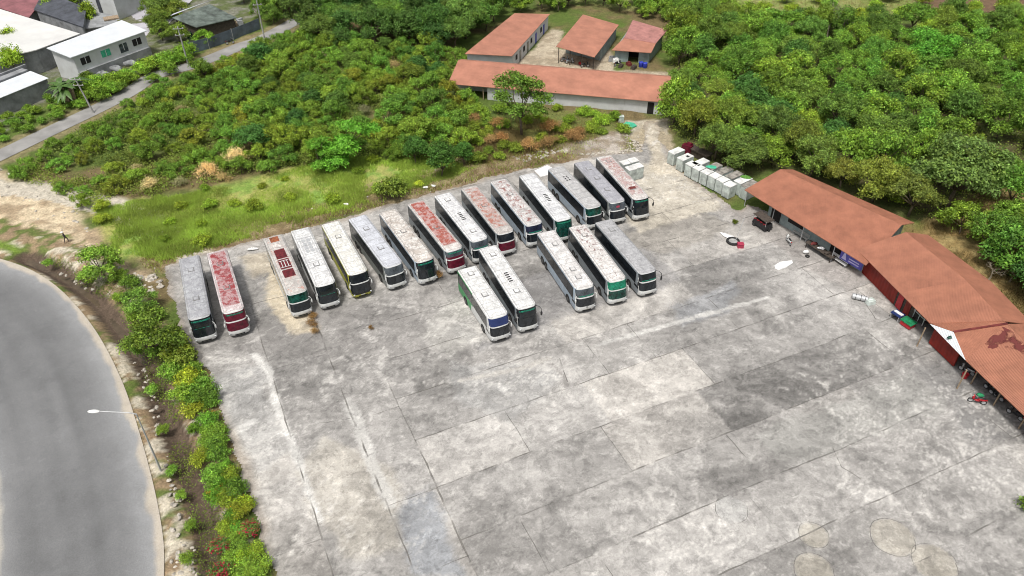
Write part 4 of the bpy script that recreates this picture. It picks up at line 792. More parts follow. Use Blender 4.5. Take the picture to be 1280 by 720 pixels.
p=G(201,588); t=empty('street_lamp',(p[0],p[1],0),0,'grey street lamp with long arm and white head reaching over the curved road','street lamp')
g=MB(); g.tube([(0,0,-.1),(.3,-.3,5),(.55,-.6,8.6)],[.11,.08,.06],10); g.build('pole',M['galv'],t,40)
hx,hy=G(112,514,9.0); g=MB(); g.tube([(.55,-.6,8.6),(.1,-.7,8.9),(hx+.6-p[0],hy-p[1],9.0)],[.06,.05,.04],8); g.build('arm',M['galv'],t,40)
g=MB(); g.blob((hx+.35-p[0],hy-p[1],8.98),(1.1,.42,.2),1,0,14,8); g.build('lamp_head',M['sheet'],t,60)
b=MB(); p0=G(183,543);p1=G(201,588)
# ------------------------------------------------------------------ cabins
def booth(px,z,label,top,size=(1.25,1.5,2.0),rz=R(-53),extra=None):
    p=G(*px,z); t=empty('cabin',(p[0],p[1],.02),rz,label,'cabin','grey box cabins beside the yard')
    w,dp,h=size; g=MB(); g.box((0,0,h/2+.06),(w,dp,h-.08)); g.build('body',M['booth'],t)
    g=MB(); g.box((0,0,h+.05),(w+.06,dp+.06,.08),taper=.03); g.build('top',M[top],t)
    g=MB(); g.box((0,-dp/2-.012,h*.5+.05),(w*.72,.03,h*.8)); dd=g.build('door',M['booth'],t); g=MB(); g.box((w*.25,-dp/2-.04,h*.5),(.05,.04,.14)); g.build('handle',M['galv'],dd)
    for s in (-1,1): g=MB(); g.box((s*w*.35,0,.05),(.12,dp,.1)); g.build('skid',M['darkwood'],t)
    if extra=='hole': g=MB(); g.box((.1,.35,h+.096),(.5,.5,.012)); g.build('opening',M['dark'],t)
    return t
A_=['first','second','third','fourth','fifth','sixth','seventh','eighth']
fr=[(837,206),(848,214),(858.5,221.5),(867.4,226.5),(877.3,231.5),(887,236.5),(896.6,241.5),(905.4,247.5)]
NR=np.array((cos(R(37)),sin(R(37))))
cabs=[]
for k,pp in enumerate(fr):
    x,y=G(*pp); dpth=1.5 if k>1 else 2.4; x+=NR[0]*dpth/2; y+=NR[1]*dpth/2
    t=booth((0,0),0,('%s cabin from the driveway in the front cabin row, '%A_[k])+['long with rosy white top','long with a dark roof opening','clean white top','clean white top','clean white top','bluish white top','clean white top','nearest the terracotta shed'][k],'boothtop',(1.3,dpth,2.0),extra='hole' if k==1 else None); t.location=(x,y,.02)
bk=[(876,203,2),(892,208.5,2),(905.5,213.5,2),(918,219,2),(929,225,2),(938,231,2)]
for k,(u,v_,z) in enumerate(bk):
    booth((u,v_),z,('%s cabin from the driveway in the back cabin row, '%A_[k])+['pale pink top','green mat on top','dirty brown top','dirty brown top','leafy weeds on top','right beside the shed roof corner'][k],'boothtop' if k in (0,4) else 'boothold',(1.3,2.6,2.0))
    if k in (1,4):
        x,y=G(u,v_,z); g=MB(); g.blob((x+(-.4 if k==1 else .5),y+(-.3 if k==1 else .6),2.16),(1.5,1.1,.16),k,.15,12,6); tag(g.build('green_mat',M['tarp'] if k==1 else mat('moss_patch',(.10,.25,.04),.9,.3,4)),'pale green cloth lying on a back row cabin' if k==1 else 'vivid green weed patch on a back row cabin','mat')
for k,(u,v_) in enumerate(((781.5,203.5),(791.5,200.5),(788.5,210.5),(797.5,207.5))):
    booth((u,v_),2,'cabin beside the pink roofed end coach, '+['rear left of the group of four','rear right of the group of four','front left of the group of four','front right of the group of four'][k],'boothtop',(1.25,1.35,2.0),R(-64))
p=G(858,192); g=MB(); g.box((p[0],p[1],.8),(1.7,1.1,1.5),rz=R(-40),taper=.1); g.box((p[0]+.3,p[1]+.2,1.6),(1.,.8,.3),rz=R(-40),taper=.2); tag(g.build('red_machine',M['maroon']),'pinkish red machine cover behind the first grey cabins','machine')
p=G(872,196); g=MB(); g.box((p[0],p[1],1.2),(4.6,1.6,.2),rz=R(-50)); g.box((p[0],p[1],.6),(4.2,1.3,1.1),rz=R(-50)); tag(g.build('flatbed_trailer',M['darkwood']),'grey brown flatbed trailer behind the grey cabins','trailer')
# ------------------------------------------------------------------ motorbikes
def motorbike(px,rz,label,bodym,seatm='black',z=0,fair='black'):
    p=G(*px); t=empty('motorbike',(p[0],p[1],.02),rz,label,'motorbike','parked motorbikes')
    for x in (-.62,.62):
        g=MB(); g.torus((x,0,.29),.25,.05,(0,1,0),18,8); w=g.build('wheel',M['rubber'],t,60); g=MB(); g.tube([(x,-.03,.29),(x,.03,.29)],.2,14); g.build('rim',M['galv'],w,30)
    g=MB(); g.blob((-.35,0,.62),(.85,.3,.34),1,.05,12,8); g.blob((.02,0,.42),(.6,.26,.22),2,.05,12,8); g.build('body',M[bodym],t,60)
    g=MB(); g.blob((-.32,0,.80),(.82,.27,.14),1,0,12,6); g.build('seat',M[seatm],t,60)
    g=MB(); g.blob((.48,0,.78),(.26,.42,.62),3,.05,12,8); g.build('front_shield',M[bodym],t,60)
    g=MB(); g.blob((.66,0,.52),(.5,.14,.12),3,0,10,6); g.build('front_fender',M[fair],t,60)
    g=MB(); g.tube([(.62,0,.3),(.45,0,1.0)],.035,6); g.tube([(.3,-.34,1.02),(.44,-.12,1.04),(.44,.12,1.04),(.3,.34,1.02)],.022,6); g.build('handlebar',M['black'],t)
    g=MB(); g.blob((.6,0,.95),(.14,.2,.16),3,0,10,6); g.build('headlight',M['lampglass'],t,60)
    for s in (-1,1): g=MB(); g.tube([(.42,s*.25,1.04),(.38,s*.34,1.2)],.01,4); g.blob((.38,s*.35,1.24),(.03,.13,.09),1,0,8,6); g.build('mirror',M['chrome'],t)
    g=MB(); g.box((-.82,0,.66),(.12,.12,.08)); g.build('tail_light',M['redlamp'],t)
    return t
motorbike((985,304),R(95),'white scooter parked nose out in front of the bench rack','white')
t=motorbike((1220,504),R(160),'red motorbike with green cloth over the seat, out on the dark concrete','redp')
g=MB(); p=G(1220,503); g.blob((p[0]+.1,p[1]+.1,1.0),(.7,.55,.35),4,.15,12,8); tag(g.build('green_jacket',M['greenp'],None,50),'green jacket thrown over the red motorbike','jacket')
motorbike((1237,490),R(110),'black motorbike with white lamp at the second post under the rusty roof','black')
motorbike((1244,497),R(115),'black motorbike with round pale headlight at the middle post under the rusty roof','black')
motorbike((1267,521),R(120),'black motorbike with grey cover, nearest the right picture edge','black')
motorbike((1207,466),R(130),'dark motorbike with pale frame just behind the first rusty roof post','chrome')
motorbike((1052,323),R(20),'small grey motorbike beside the metal bench under the banner','galv')
motorbike((712,79),R(10),'blue grey motorbike under the eave of the open shed','bluewhite'); motorbike((706,77),R(10),'pale motorbike left under the eave of the open shed','silver')
motorbike((731,84),R(5),'black motorbike at the corner post of the open shed','black'); motorbike((772,82),R(30),'dark motorbike beside the small pink roofed shed','black')
motorbike((288,55),R(30),'black motorbike parked at the foot of the sheet fence','black')
# ------------------------------------------------------------------ bits and pieces
p=G(916,303); t=empty('umbrella_stand',(p[0],p[1],.02),0,'leaning grey pole standing in a flat tyre base with a red box beside the shed','pole stand')
g=MB(); g.torus((0,0,.18),.75,.18,(0,0,1),22,8); g.build('tyre',M['rubber'],t,60); g=MB(); g.tube([(0,0,0),(0,0,.22)],.66,18); g.build('concrete_fill',M['pole'],t,30); g=MB(); g.tube([(.3,0,.2),(1.1,.7,3.4)],.035,6); g.build('pole',M['galv'],t)
p=G(925,309); g=MB(); g.box((p[0],p[1],.3),(.8,.7,.56),taper=.08); g.box((p[0],p[1],.6),(.84,.74,.06)); tag(g.build('red_crate',M['pink']),'pinkish red crate on the yard beside the tyre base','crate')
p=G(910,296); g=MB(); g.blob((p[0],p[1],.12),(2.3,.9,.22),6,.25,14,6,rz=2.2); tag(g.build('plastic_wrap',M['sheet'],None,60),'torn white plastic wrap beside the tyre base','plastic wrap')
P=W((968,332),(975,328),(990,326),(991,329),(983,335),(973,338),(969,336)); g=MB(); g.prism(P,.03,[.06,.12,.1,.05,.14,.07,.05]); tag(g.build('white_sheet',M['sheet']),'flat white plastic sheet lying on the open concrete before the long shed','plastic sheet')
p=G(952,284); t=empty('sidecar_cart',(p[0],p[1],.02),R(-62),'black sidecar cart with dull red rack tucked under the shed corner','cart')
g=MB(); g.box((0,0,.7),(2.6,1.4,.7),taper=.12); g.build('body',M['black'],t); g=MB(); g.slab([(-1.3,-.75,1.75),(1.3,-.75,1.65),(1.3,.75,1.65),(-1.3,.75,1.75)],.05); g.build('canopy',M['darkwood'],t)
for x in (-1.2,1.2):
    for y in (-.68,.68): g=MB(); g.tube([(x,y,.9),(x,y,1.68)],.03,5); g.build('canopy_post',M['galv'],t)
for x,y in ((-.8,-.75),(-.8,.75),(1.25,0)): g=MB(); g.torus((x,y,.3),.25,.06,(0,1,0),16,6); g.build('wheel',M['rubber'],t)
for k in range(4): g=MB(); g.tube([(-1.+k*.6,-.72,1.0),(-1.+k*.6,-.72,1.25),(-.6+k*.6,-.72,1.25)],.035,5); g.build('rack_bar',M['redp'],t)
def bench(px,rz,label,L=2.4,seat='tablemat',back=True):
    p=G(*px); t=empty('bench',(p[0],p[1],.02),rz,label,'bench','benches along the shed front'); g=MB(); g.box((0,0,.45),(L,.45,.05)); g.build('seat',M[seat],t)
    for x in (-L/2+.15,L/2-.15): g=MB(); g.box((x,0,.21),(.06,.42,.42)); g.build('leg',M['galv'],t)
    if back:
        for z in (.65,.8,.95): g=MB(); g.box((0,.23,z),(L,.04,.09)); g.build('back_slat',M[seat],t)
    return t
bench((1000,297),R(-62),'metal rack bench with slatted back, left of the long dark table',2.6); bench((1047,329),R(-62),'pale metal bench directly under the purple banner',2.6,'sheet')
p=G(1024,318); t=empty('long_table',(p[0],p[1],.02),R(-60),'long dark table piled with tools at the grey shed wall','table'); g=MB(); g.box((0,0,.8),(4.4,1.0,.08)); g.build('tabletop',M['darkwood'],t)
for x in (-2,2):
    for y in (-.4,.4): g=MB(); g.box((x,y,.38),(.08,.08,.76)); g.build('leg',M['darkwood'],t)
for k,(x,c_) in enumerate(((-1.2,'rust'),(0,'galv'),(1.2,'darkwood'))):
    q_=(p[0]+x*cos(R(-60)),p[1]+x*sin(R(-60))); g=MB(); g.blob((q_[0],q_[1],1.02),(.9,.6,.36),k,.2,10,8); tag(g.build('tool_pile',M[c_]),('rusty tool pile on left of the long dark table','grey tool pile on middle of the long dark table','brown tool pile on right of the long dark table')[k],'tool pile')
p=G(1007,317); g=MB(); g.blob((p[0],p[1],.3),(.8,.6,.5),2,.1,12,8); tag(g.build('white_bucket_heap',M['sheet'],None,60),'white rounded bundle on the ground before the long dark table','bundle')
p=G(1009,321); g=MB(); g.torus((p[0],p[1],.12),.22,.09,(0,0,1),16,8); tag(g.build('loose_tyre',M['rubber'],None,60),'small black tyre beside the white bundle','tyre')
p=G(1074,375); t=empty('gas_roll',(p[0],p[1],.02),R(-25),'silver grey roll bundle lying on the concrete before the red wall','bundle'); g=MB(); g.tube([(-.9,0,.35),(-.85,0,.36),(.85,0,.36),(.9,0,.35)],[.25,.36,.34,.25],12); g.build('roll',M['galv'],t,40)
for x in (-.5,.1,.6): g=MB(); g.torus((x,0,.36),.37,.03,(1,0,0),14,5); g.build('strap',M['black'],t)
p=G(1087,379); g=MB(); g.box((p[0],p[1],.3),(1.1,.9,.5),rz=.3,taper=.15); g.blob((p[0]+.1,p[1],.58),(.7,.5,.2),2,.2,10,6); tag(g.build('white_box',M['booth']),'pale teal box right of the silver roll bundle','box')
p=G(1128,404); t=empty('market_cart',(p[0],p[1],.02),R(-60),'small cart with green cover and red lower box by the red wall','cart'); g=MB(); g.box((.6,0,.75),(1.5,1.2,.1)); g.build('green_cover',M['greenp'],t); g=MB(); g.box((.6,0,.4),(1.3,1.,.55)); g.build('red_box',M['redp'],t)
g=MB(); g.box((-.9,0,.8),(1.3,1.1,.06)); g.build('tray',M['blue'],t); g=MB(); g.box((-.9,.1,.87),(1.1,.4,.06)); g.build('white_lid',M['sheet'],t)
for x in (-1.4,-.4): g=MB(); g.box((x,0,.38),(.06,1.0,.76)); g.build('leg',M['galv'],t)
p=G(1205,472); g=MB(); g.tube([(p[0],p[1],.02),(p[0],p[1],.55)],[.28,.33],14); g.torus((p[0],p[1],.56),.33,.03,(0,0,1),16,6); tag(g.build('red_bucket',M['redp']),'red bucket beside the first rusty roof post','bucket')
for k,(u,v_) in enumerate(((801,84),(806,85))):
    p=G(u,v_); g=MB(); g.tube([(p[0],p[1],0),(p[0],p[1],.1),(p[0],p[1],1.0),(p[0],p[1],1.05)],[.38,.45,.45,.4],14); tag(g.build('blue_drum',M['bluep'],None,40),'blue plastic drum %s before the small shed'%('on the left' if k==0 else 'on the right'),'drum')
for k,(u,v_,c_,s_) in enumerate(((770,78,'sheet',1.0),(776,84,'darkwood',.8),(786,82,'rust',.9),(765,76,'wallgrey',1.1),(792,86,'darkwood',.9),(725,80,'redp',.5))):
    p=G(u,v_); g=MB(); g.box((p[0],p[1],.35*s_),(1.3*s_,.9*s_,.7*s_),rz=k,taper=.1); g.box((p[0],p[1],.78*s_),(.7*s_,.5*s_,.2*s_),rz=k+.4); tag(g.build('household_clutter',M[c_]),('white appliance left of the small shed doorway','dark crate at the small shed doorway','rusty crate in the small shed doorway','grey crate outside left wall of the small shed','dark crate near the blue drums','small red box under the open shed eave')[k],'clutter')
P=W((777,157),(783,154),(792,155),(796,158),(790,161),(779,160)); g=MB(); g.prism(P,.0,[.15,.3,.25,.15,.3,.2]); tag(g.build('green_tarpaulin',M['tarp']),'bright green tarpaulin on the ground by the long house corner','tarpaulin')
p=G(776,152); g=MB(); g.box((p[0],p[1],.5),(.9,.8,1.0)); g.box((p[0],p[1],1.03),(.95,.85,.06)); tag(g.build('teal_bin',M['booth']),'pale teal bin above the green tarpaulin','bin')
P=W((668,214),(684,209),(692,212),(690,218),(676,222)); g=MB(); g.prism(P,.03,[.1,.35,.2,.1,.15]); tag(g.build('white_foam_sheet',M['sheet']),'white foam sheet on soil behind the middle of the back coach row','foam sheet')
for k,(u,v_) in enumerate(((316,313),(433,257),(532,236),(542,234))):
    p=G(u,v_); g=MB(); g.blob((p[0],p[1],.25),(.7 if k else 1.3,.5,.3),k,.25,10,6); tag(g.build('white_litter',M['sheet']),('white litter bag behind the empty bay','white litter bag on grass behind the lime coach','white litter bag left of the pair behind the slot roofed coach','white litter bag right of the pair behind the slot roofed coach')[k],'litter')
# ball shrub etc later. person:
def person():
    p=G(84.5,304.); V=[];E=[];Rr=[]
    def add(co,r,par=None):
        V.append(co);Rr.append(r)
        if par is not None: E.append((par,len(V)-1))
        return len(V)-1
    pe=add((0,0,.95),.14); sp=add((.03,0,1.15),.13,pe); ch=add((.06,0,1.35),.15,sp); nk=add((.08,0,1.5),.06,ch); hd=add((.11,0,1.62),.095,nk); ht=add((.12,0,1.72),.07,hd)
    hd2=[]
    for s,fo in ((1,.32),(-1,-.28)):
        hp=add((0,s*.1,.9),.09,pe); kn=add((fo*.6,s*.1,.5),.065,hp); an=add((fo*.75,s*.1,.1),.045,kn); add((fo*.75+.18,s*.11,.04),.04,an)
        sh=add((.06,s*.18,1.42),.06,ch); el=add((.06-fo*.3,s*.26,1.15),.045,sh); wr=add((.12-fo*.5,s*.26,.92),.032,el); pm=add((.14-fo*.55,s*.26,.85),.032,wr)
        for k in range(4): f1=add((.12-fo*.55+k*.02,s*.26+.0,.79-.004*k),.009,pm); add((.13-fo*.55+k*.022,s*.255,.745+.006*abs(k-1)),.008,f1)
        th=add((.18-fo*.55,s*.25,.82),.010,pm)
    me=bpy.data.meshes.new('person'); me.from_pydata(V,E,[]); tmp=bpy.data.objects.new('person_skeleton',me); COL.objects.link(tmp)
    sk=tmp.modifiers.new('skin','SKIN'); sd_=me.skin_vertices[0].data
    for k,r in enumerate(Rr): sd_[k].radius=(r,r)
    sd_[0].use_root=True; ss=tmp.modifiers.new('sub','SUBSURF'); ss.levels=2; ss.render_levels=2
    dg=bpy.context.evaluated_depsgraph_get(); nm=bpy.data.meshes.new_from_object(tmp.evaluated_get(dg)); bpy.data.objects.remove(tmp)
    nm.materials.clear(); nm.materials.append(M['skin']); nm.materials.append(M['cloth']); nm.materials.append(M['clothlt'])
    for f in nm.polygons:
        z=f.center[2]; y=abs(f.center[1]); f.material_index=0 if z>1.52 or (y>.2 and z<.93) or z<.1 else (1 if z<1.5 else 2); f.use_smooth=True
    t=empty('person',(p[0],p[1],.15),R(200),'person in dark clothes and white hat walking across the sandy ground','person')
    o=bpy.data.objects.new('body',nm); COL.objects.link(o); o.parent=t
    g=MB(); g.tube([(.12,0,1.68),(.12,0,1.7),(.12,0,1.74),(.12,0,1.83)],[.2,.19,.1,.03],14); g.build('hat',M['sheet'],t,50)
    g=MB(); g.blob((.17,0,1.6),(.04,.05,.05),1); g.build('face',M['skin'],t)
person()
# ------------------------------------------------------------------ vegetation
def leaf_mesh(name,C,col,n,ln,wd,up=.5,flat=None):
    """C: (k,3) leaf centres; N: preferred normals"""
    k=len(C); Nn=n+rng.normal(0,.55,(k,3)); Nn[:,2]+=up; Nn/=np.linalg.norm(Nn,axis=1)[:,None]
    T=rng.normal(0,1,(k,3)); T-= (T*Nn).sum(1)[:,None]*Nn; T/=np.linalg.norm(T,axis=1)[:,None]; Bn=np.cross(Nn,T)
    l=(ln*rng.uniform(.6,1.25,k))[:,None]; w=(wd*rng.uniform(.7,1.2,k))[:,None]
    P=np.stack([C-T*l*.5,C+Bn*w*.5+Nn*w*.12,C+T*l*.5-Nn*l*.12,C-Bn*w*.5+Nn*w*.12],1).reshape(-1,3)
    me=bpy.data.meshes.new(name); me.vertices.add(len(P)); me.vertices.foreach_set('co',P.astype(np.float32).ravel()); me.loops.add(len(P)); me.loops.foreach_set('vertex_index',np.arange(len(P),dtype=np.int32))
    me.polygons.add(k); me.polygons.foreach_set('loop_start',np.arange(0,4*k,4,dtype=np.int32)); me.update(calc_edges=True)
    at=me.color_attributes.new('col','FLOAT_COLOR','POINT'); c=np.repeat(np.concatenate([col,np.ones((k,1))],1),4,0); at.data.foreach_set('color',c.astype(np.float32).ravel())
    me.materials.append(M['leaf']); return me
def crown(lobes,nclus,per,spread,ln,wd,base,var=.25,yel=.2,shellk=.55,flat=.6,accent=None):
    lob=np.array(lobes); vol=lob[:,3]*lob[:,4]; pr=vol/vol.sum(); ci=rng.choice(len(lob),nclus,p=pr); L_=lob[ci]
    D=rng.normal(0,1,(nclus,3)); D/=np.linalg.norm(D,axis=1)[:,None]; D[:,2]=np.where(D[:,2]<-.45,-D[:,2],D[:,2]); rr_=shellk+(1-shellk)*rng.random(nclus)**.6
    rr_*=1+rng.normal(0,.16,nclus); CC=L_[:,:3]+D*L_[:,3:6]*rr_[:,None]
    cb=rng.normal(1,var,nclus).clip(.45,1.7); cy=rng.random(nclus)**2*yel; n_=np.repeat(D*.7,per,0); C=np.repeat(CC,per,0)+rng.normal(0,1,(nclus*per,3))*np.array((spread,spread,spread*flat))
    col=np.array(base)[None]*cb[:,None]; col=col+np.stack([cy*.075,cy*.075,cy*0],1)
    if accent:
        am=rng.random(nclus)<accent[1]; col[am]=np.array(accent[0])*rng.uniform(.7,1.2,(am.sum(),1))
    col=np.repeat(col,per,0)*rng.normal(1,.26,(nclus*per,1)).clip(.45,1.8)
    return leaf_mesh('crown',C,np.clip(col,.004,.8),n_,ln,wd)
def trunk_mesh(H,lobes,r=.16,lean=.3,twigs=True):
    g=MB(); bx,by=rng.normal(0,lean,2); g.tube([(0,0,-.3),(bx*.3,by*.3,H*.25),(bx,by,H*.5)],[r,r*.8,r*.6],8)
    for l in lobes:
        m_=((bx+l[0])/2+rng.normal(0,.2),(by+l[1])/2+rng.normal(0,.2),(H*.45+l[2])/2); g.tube([(bx*.7,by*.7,H*.4),m_,(l[0],l[1],l[2])],[r*.5,r*.35,r*.18],6)
        if twigs:
            for _ in range(3):
                e=rng.normal(0,1,3); e/=np.linalg.norm(e); e[2]=abs(e[2]); g.tube([(l[0],l[1],l[2]),(l[0]+e[0]*l[3]*.8,l[1]+e[1]*l[4]*.8,l[2]+e[2]*l[5]*.8)],[r*.16,r*.06],4)
    me=bpy.data.meshes.new('trunk'); me.from_pydata(g.v,[],g.f); me.materials.append(M['bark']); me.polygons.foreach_set('use_smooth',[True]*len(me.polygons)); return me
def lobeset(n,Rr,z,zr,rad,zsq=.75):
    out=[(rng.normal(0,.1),rng.normal(0,.1),z+zr*.5,rad,rad,rad*zsq)]
    for k in range(n-1):
        a=2*pi*k/(n-1)+rng.uniform(-.4,.4); q=Rr*rng.uniform(.6,1.05); s=rad*rng.uniform(.55,.95); out.append((q*cos(a),q*sin(a),z+rng.uniform(-.4,.5)*zr,s,s,s*zsq))
    return out
PR={}
def proto(kind,n,f): PR[kind]=[f() for _ in range(n)]
def P_scrub():
    l=lobeset(9,1.9,1.8,1.9,.95); return crown(l,400,13,.15,.24,.12,(.122,.182,.03),.38,1.0,.35,1.1),trunk_mesh(2.2,l,.09)
def P_leafy():
    l=lobeset(9,2.0,2.6,2.2,1.15); return crown(l,400,14,.18,.27,.15,(.108,.172,.03),.38,.8,.4,1.0),trunk_mesh(3,l,.13)
def P_big():
    l=lobeset(12,3.3,4.6,3.0,1.9); return crown(l,760,16,.26,.32,.19,(.105,.15,.032),.36,.7,.45,.9),trunk_mesh(5.5,l,.25)
def P_airy():
    l=lobeset(9,2.6,5.2,3.2,1.35); return crown(l,380,16,.26,.32,.19,(.08,.15,.024),.3,.4,.5),trunk_mesh(5.5,l,.2)
def P_dark():
    l=lobeset(7,1.6,3.0,1.8,1.5,.9); return crown(l,400,14,.2,.27,.17,(.066,.118,.026),.3,.2,.6),trunk_mesh(3.2,l,.13)
def P_bush():
    l=lobeset(5,.65,.65,.4,.7,.8); return crown(l,150,14,.15,.17,.1,(.125,.185,.03),.32,.9,.45),trunk_mesh(.8,l,.04,.1,False)
def P_flower():
    l=lobeset(5,.6,.6,.4,.65,.8); return crown(l,150,14,.14,.15,.1,(.11,.19,.024),.3,.8,.45,accent=((.40,.18,.02),.05)),trunk_mesh(.8,l,.04,.1,False)
def P_tier():
    l=[(rng.normal(0,1.1),rng.normal(0,1.1),z,1.6-.12*k,1.6-.12*k,.28) for k,z in enumerate((1.2,1.9,2.6,3.2,3.8,4.3,4.7))]
    return crown(l,330,16,.22,.42,.14,(.115,.24,.03),.2,.4,.3,.4),trunk_mesh(4,l,.12)
def P_dry():
    l=lobeset(5,.9,1.1,.7,.8); return crown(l,130,12,.24,.3,.05,(.30,.22,.12),.25,.2,.3),trunk_mesh(1.4,l,.06)
for k_,n_,f_ in (('scrub',5,P_scrub),('leafy',5,P_leafy),('big',4,P_big),('airy',2,P_airy),('dark',4,P_dark),('bush',4,P_bush),('flower',3,P_flower),('tier',2,P_tier),('dry',3,P_dry)): proto(k_,n_,f_)
KN={'scrub':('scrub_tree','scrub tree'),'leafy':('leafy_tree','tree'),'big':('spreading_tree','tree'),'airy':('airy_tree','tree'),'dark':('dark_tree','tree'),'bush':('bush','bush'),'flower':('flowering_bush','flowering bush'),'tier':('tiered_tree','tree'),'dry':('dry_shrub','dry shrub')}
HT={'scrub':3.,'leafy':4.,'big':7.,'airy':7.5,'dark':4.8,'bush':1.2,'flower':1.2,'tier':4.6,'dry':1.8}
first={}; RT=random.Random(3); NT={}
def tree(kind,x,y,s,label,group=None,tint=None,sz=1.,z=-.05):
    vi=RT.randrange(len(PR[kind])); cm,tm=PR[kind][vi]; nm,cat=KN[kind]; r=RT.uniform(0,6.28)
    t=empty(nm,(x,y,z),r,label,cat,group); t.scale=(s*RT.uniform(.9,1.12),s*RT.uniform(.9,1.12),s*sz*RT.uniform(.85,1.2))
    c=bpy.data.objects.new('crown',cm); COL.objects.link(c); c.parent=t; k=bpy.data.objects.new('trunk',tm); COL.objects.link(k); k.parent=t
    b=RT.uniform(1.3,2.1); h=RT.uniform(-.14,.08); tc=tint or (1,1,1); c.color=(b*(1+h)*tc[0],b*tc[1],b*(1-h*.5)*tc[2],1); NT[kind]=NT.get(kind,0)+1
    return t
BLD=[[Dp(-1,-1.2),Dp(LD+1,-1.2),Dp(LD+1,11),Dp(-1,11)],W((580,84),(650,88),(700,20),(640,15)),W((690,82),(745,92),(780,35),(725,22)),W((760,85),(818,92),(842,45),(788,30)),
 [(31,94),(44,74),(56,83),(42,101)],[(42,80),(46,62),(60,62),(57,84)],[(45,66),(50,40),(64,40),(60,66)],W((50,100),(200,66),(200,20),(40,20)),W((-60,170),(66,119),(110,95),(60,60),(-60,60)),W((200,50),(300,40),(330,10),(262,0),(205,20)),
 Z_['court'],Z_['drive'],W((830,200),(925,262),(960,240),(870,185),(845,190)),YARD,ROADP]
def free(x,y,m=.5):
    for P in BLD:
        if inpoly(x,y,P)>-m: return False
    return True
def scatter(P,dmin,n,seed,margin=1.,avoid=None):
    r=random.Random(seed); xs=[p[0] for p in P]; ys=[p[1] for p in P]; out=[]; tries=0
    while len(out)<n and tries<n*60:
        tries+=1; x=r.uniform(min(xs),max(xs)); y=r.uniform(min(ys),max(ys))
        if inpoly(x,y,P)<0: continue
        if any((x-a)**2+(y-b_)**2<dmin*dmin for a,b_ in out): continue
        if avoid and any((x-a)**2+(y-b_)**2<c_*c_ for a,b_,c_ in avoid): continue
        lp=LANE[int(np.argmin([(x-p[0])**2+(y-p[1])**2 for p in LANE]))]
        if seg_dist(np.array([x]),np.array([y]),LANE)[0]<(1.6 if 130<lp[1]<152 else (5.8 if ab(x,y)[1]<ab(*lp)[1] else 2.4))+margin*.5: continue
        if not free(x,y,margin): continue
        out.append((x,y))
    return out
AV=[]
def special(kind,u,v_,s,label,group=None,tint=None,sz=1.,av=2.5):
    x,y=G(u,v_); AV.append((x,y,av)); return tree(kind,x,y,s,label,group,tint,sz)
special('airy',652,168,1.32,'tall loose crowned tree standing alone before the long house',None,(1.1,1.05,1),.95,4)
special('leafy',133,347,.98,'rounded bright green tree between the sandy ground and the first grey roofed coach',tint=(1.1,1.15,1),av=3)
special('leafy',200,445,1.22,'big round green tree overhanging the nose of the leftmost coach',tint=(1.05,1.1,1),av=3.5)
special('leafy',180,390,.82,'smaller tree between the two big roadside trees, half over the ditch',tint=(.9,1,1))
special('bush',224,455,1.7,'bright leafy bush right under the big roadside tree'); special('bush',237,485,1.5,'round yellow green bush at the yard corner below the leftmost coach',tint=(1.6,1.35,.8))
special('bush',492,247,2.15,'round olive shrub alone on the grass behind the middle coaches',tint=(.95,.85,.9),av=2)
special('tier',436,205,1.25,'bright tiered tree with layered leaf fans above the grass strip',tint=(1.05,1.1,1),av=3); special('tier',402,212,.85,'smaller tiered tree left of the bright layered one',tint=(.95,1.1,1))
special('dark',552,222,.95,'dark green tree at the edge of the scrub behind the orange peeled coach',tint=(1,1.3,1.1),av=3); special('dark',580,206,.75,'low dark green tree right of the scrub edge near dry grass',tint=(1,1.35,1.1)); special('dark',520,205,.8,'dark tree between the tiered tree and the scrub edge',tint=(1.1,1.3,1.1))
special('leafy',612,79,.75,'small round green tree in the gap before the white house',tint=(1,1.25,1.1),av=1.5)
special('bush',1287,640,1.0,'clipped dark green ball shrub at the right picture edge',tint=(.6,.75,.7))
special('big',1182,262,1.25,'huge grey green spreading tree behind the terracotta sheds',tint=(.95,.95,1.1),av=6); special('big',1150,92,1.12,'vivid dark green round tree in the upper right wood',tint=(.7,1.25,.8),av=6)
special('big',1050,235,.72,'olive brown tree behind the far end of the smooth roofed shed',tint=(1.2,.95,.9),av=3.5); special('big',905,178,.85,'yellowish tree above the grey cabins',tint=(1.25,1.2,.9),av=4); special('big',965,188,.85,'dark tree above the right end of the grey cabins',tint=(.85,.95,1),av=4)
special('big',868,172,.8,'yellow green tree at the driveway bend',tint=(1.3,1.2,.9),av=3.5); special('big',470,60,1.0,'dark big tree left in the far tree belt',tint=(.7,.9,.9),av=4); special('big',540,55,1.0,'dense dark tree in the far belt left of the white house',tint=(.65,.95,.9),av=4)
special('big',380,45,.95,'dark tree at the far end of the lane',tint=(.7,.85,.9),av=4); special('leafy',258,58,.85,'yellow green tree leaning over the sheet fence',tint=(1.3,1.4,.9)); special('leafy',225,28,1.0,'brownish green tree left of the mossy shed',tint=(1.1,.9,.9)); special('big',205,22,.75,'dark green tree behind the first utility pole')
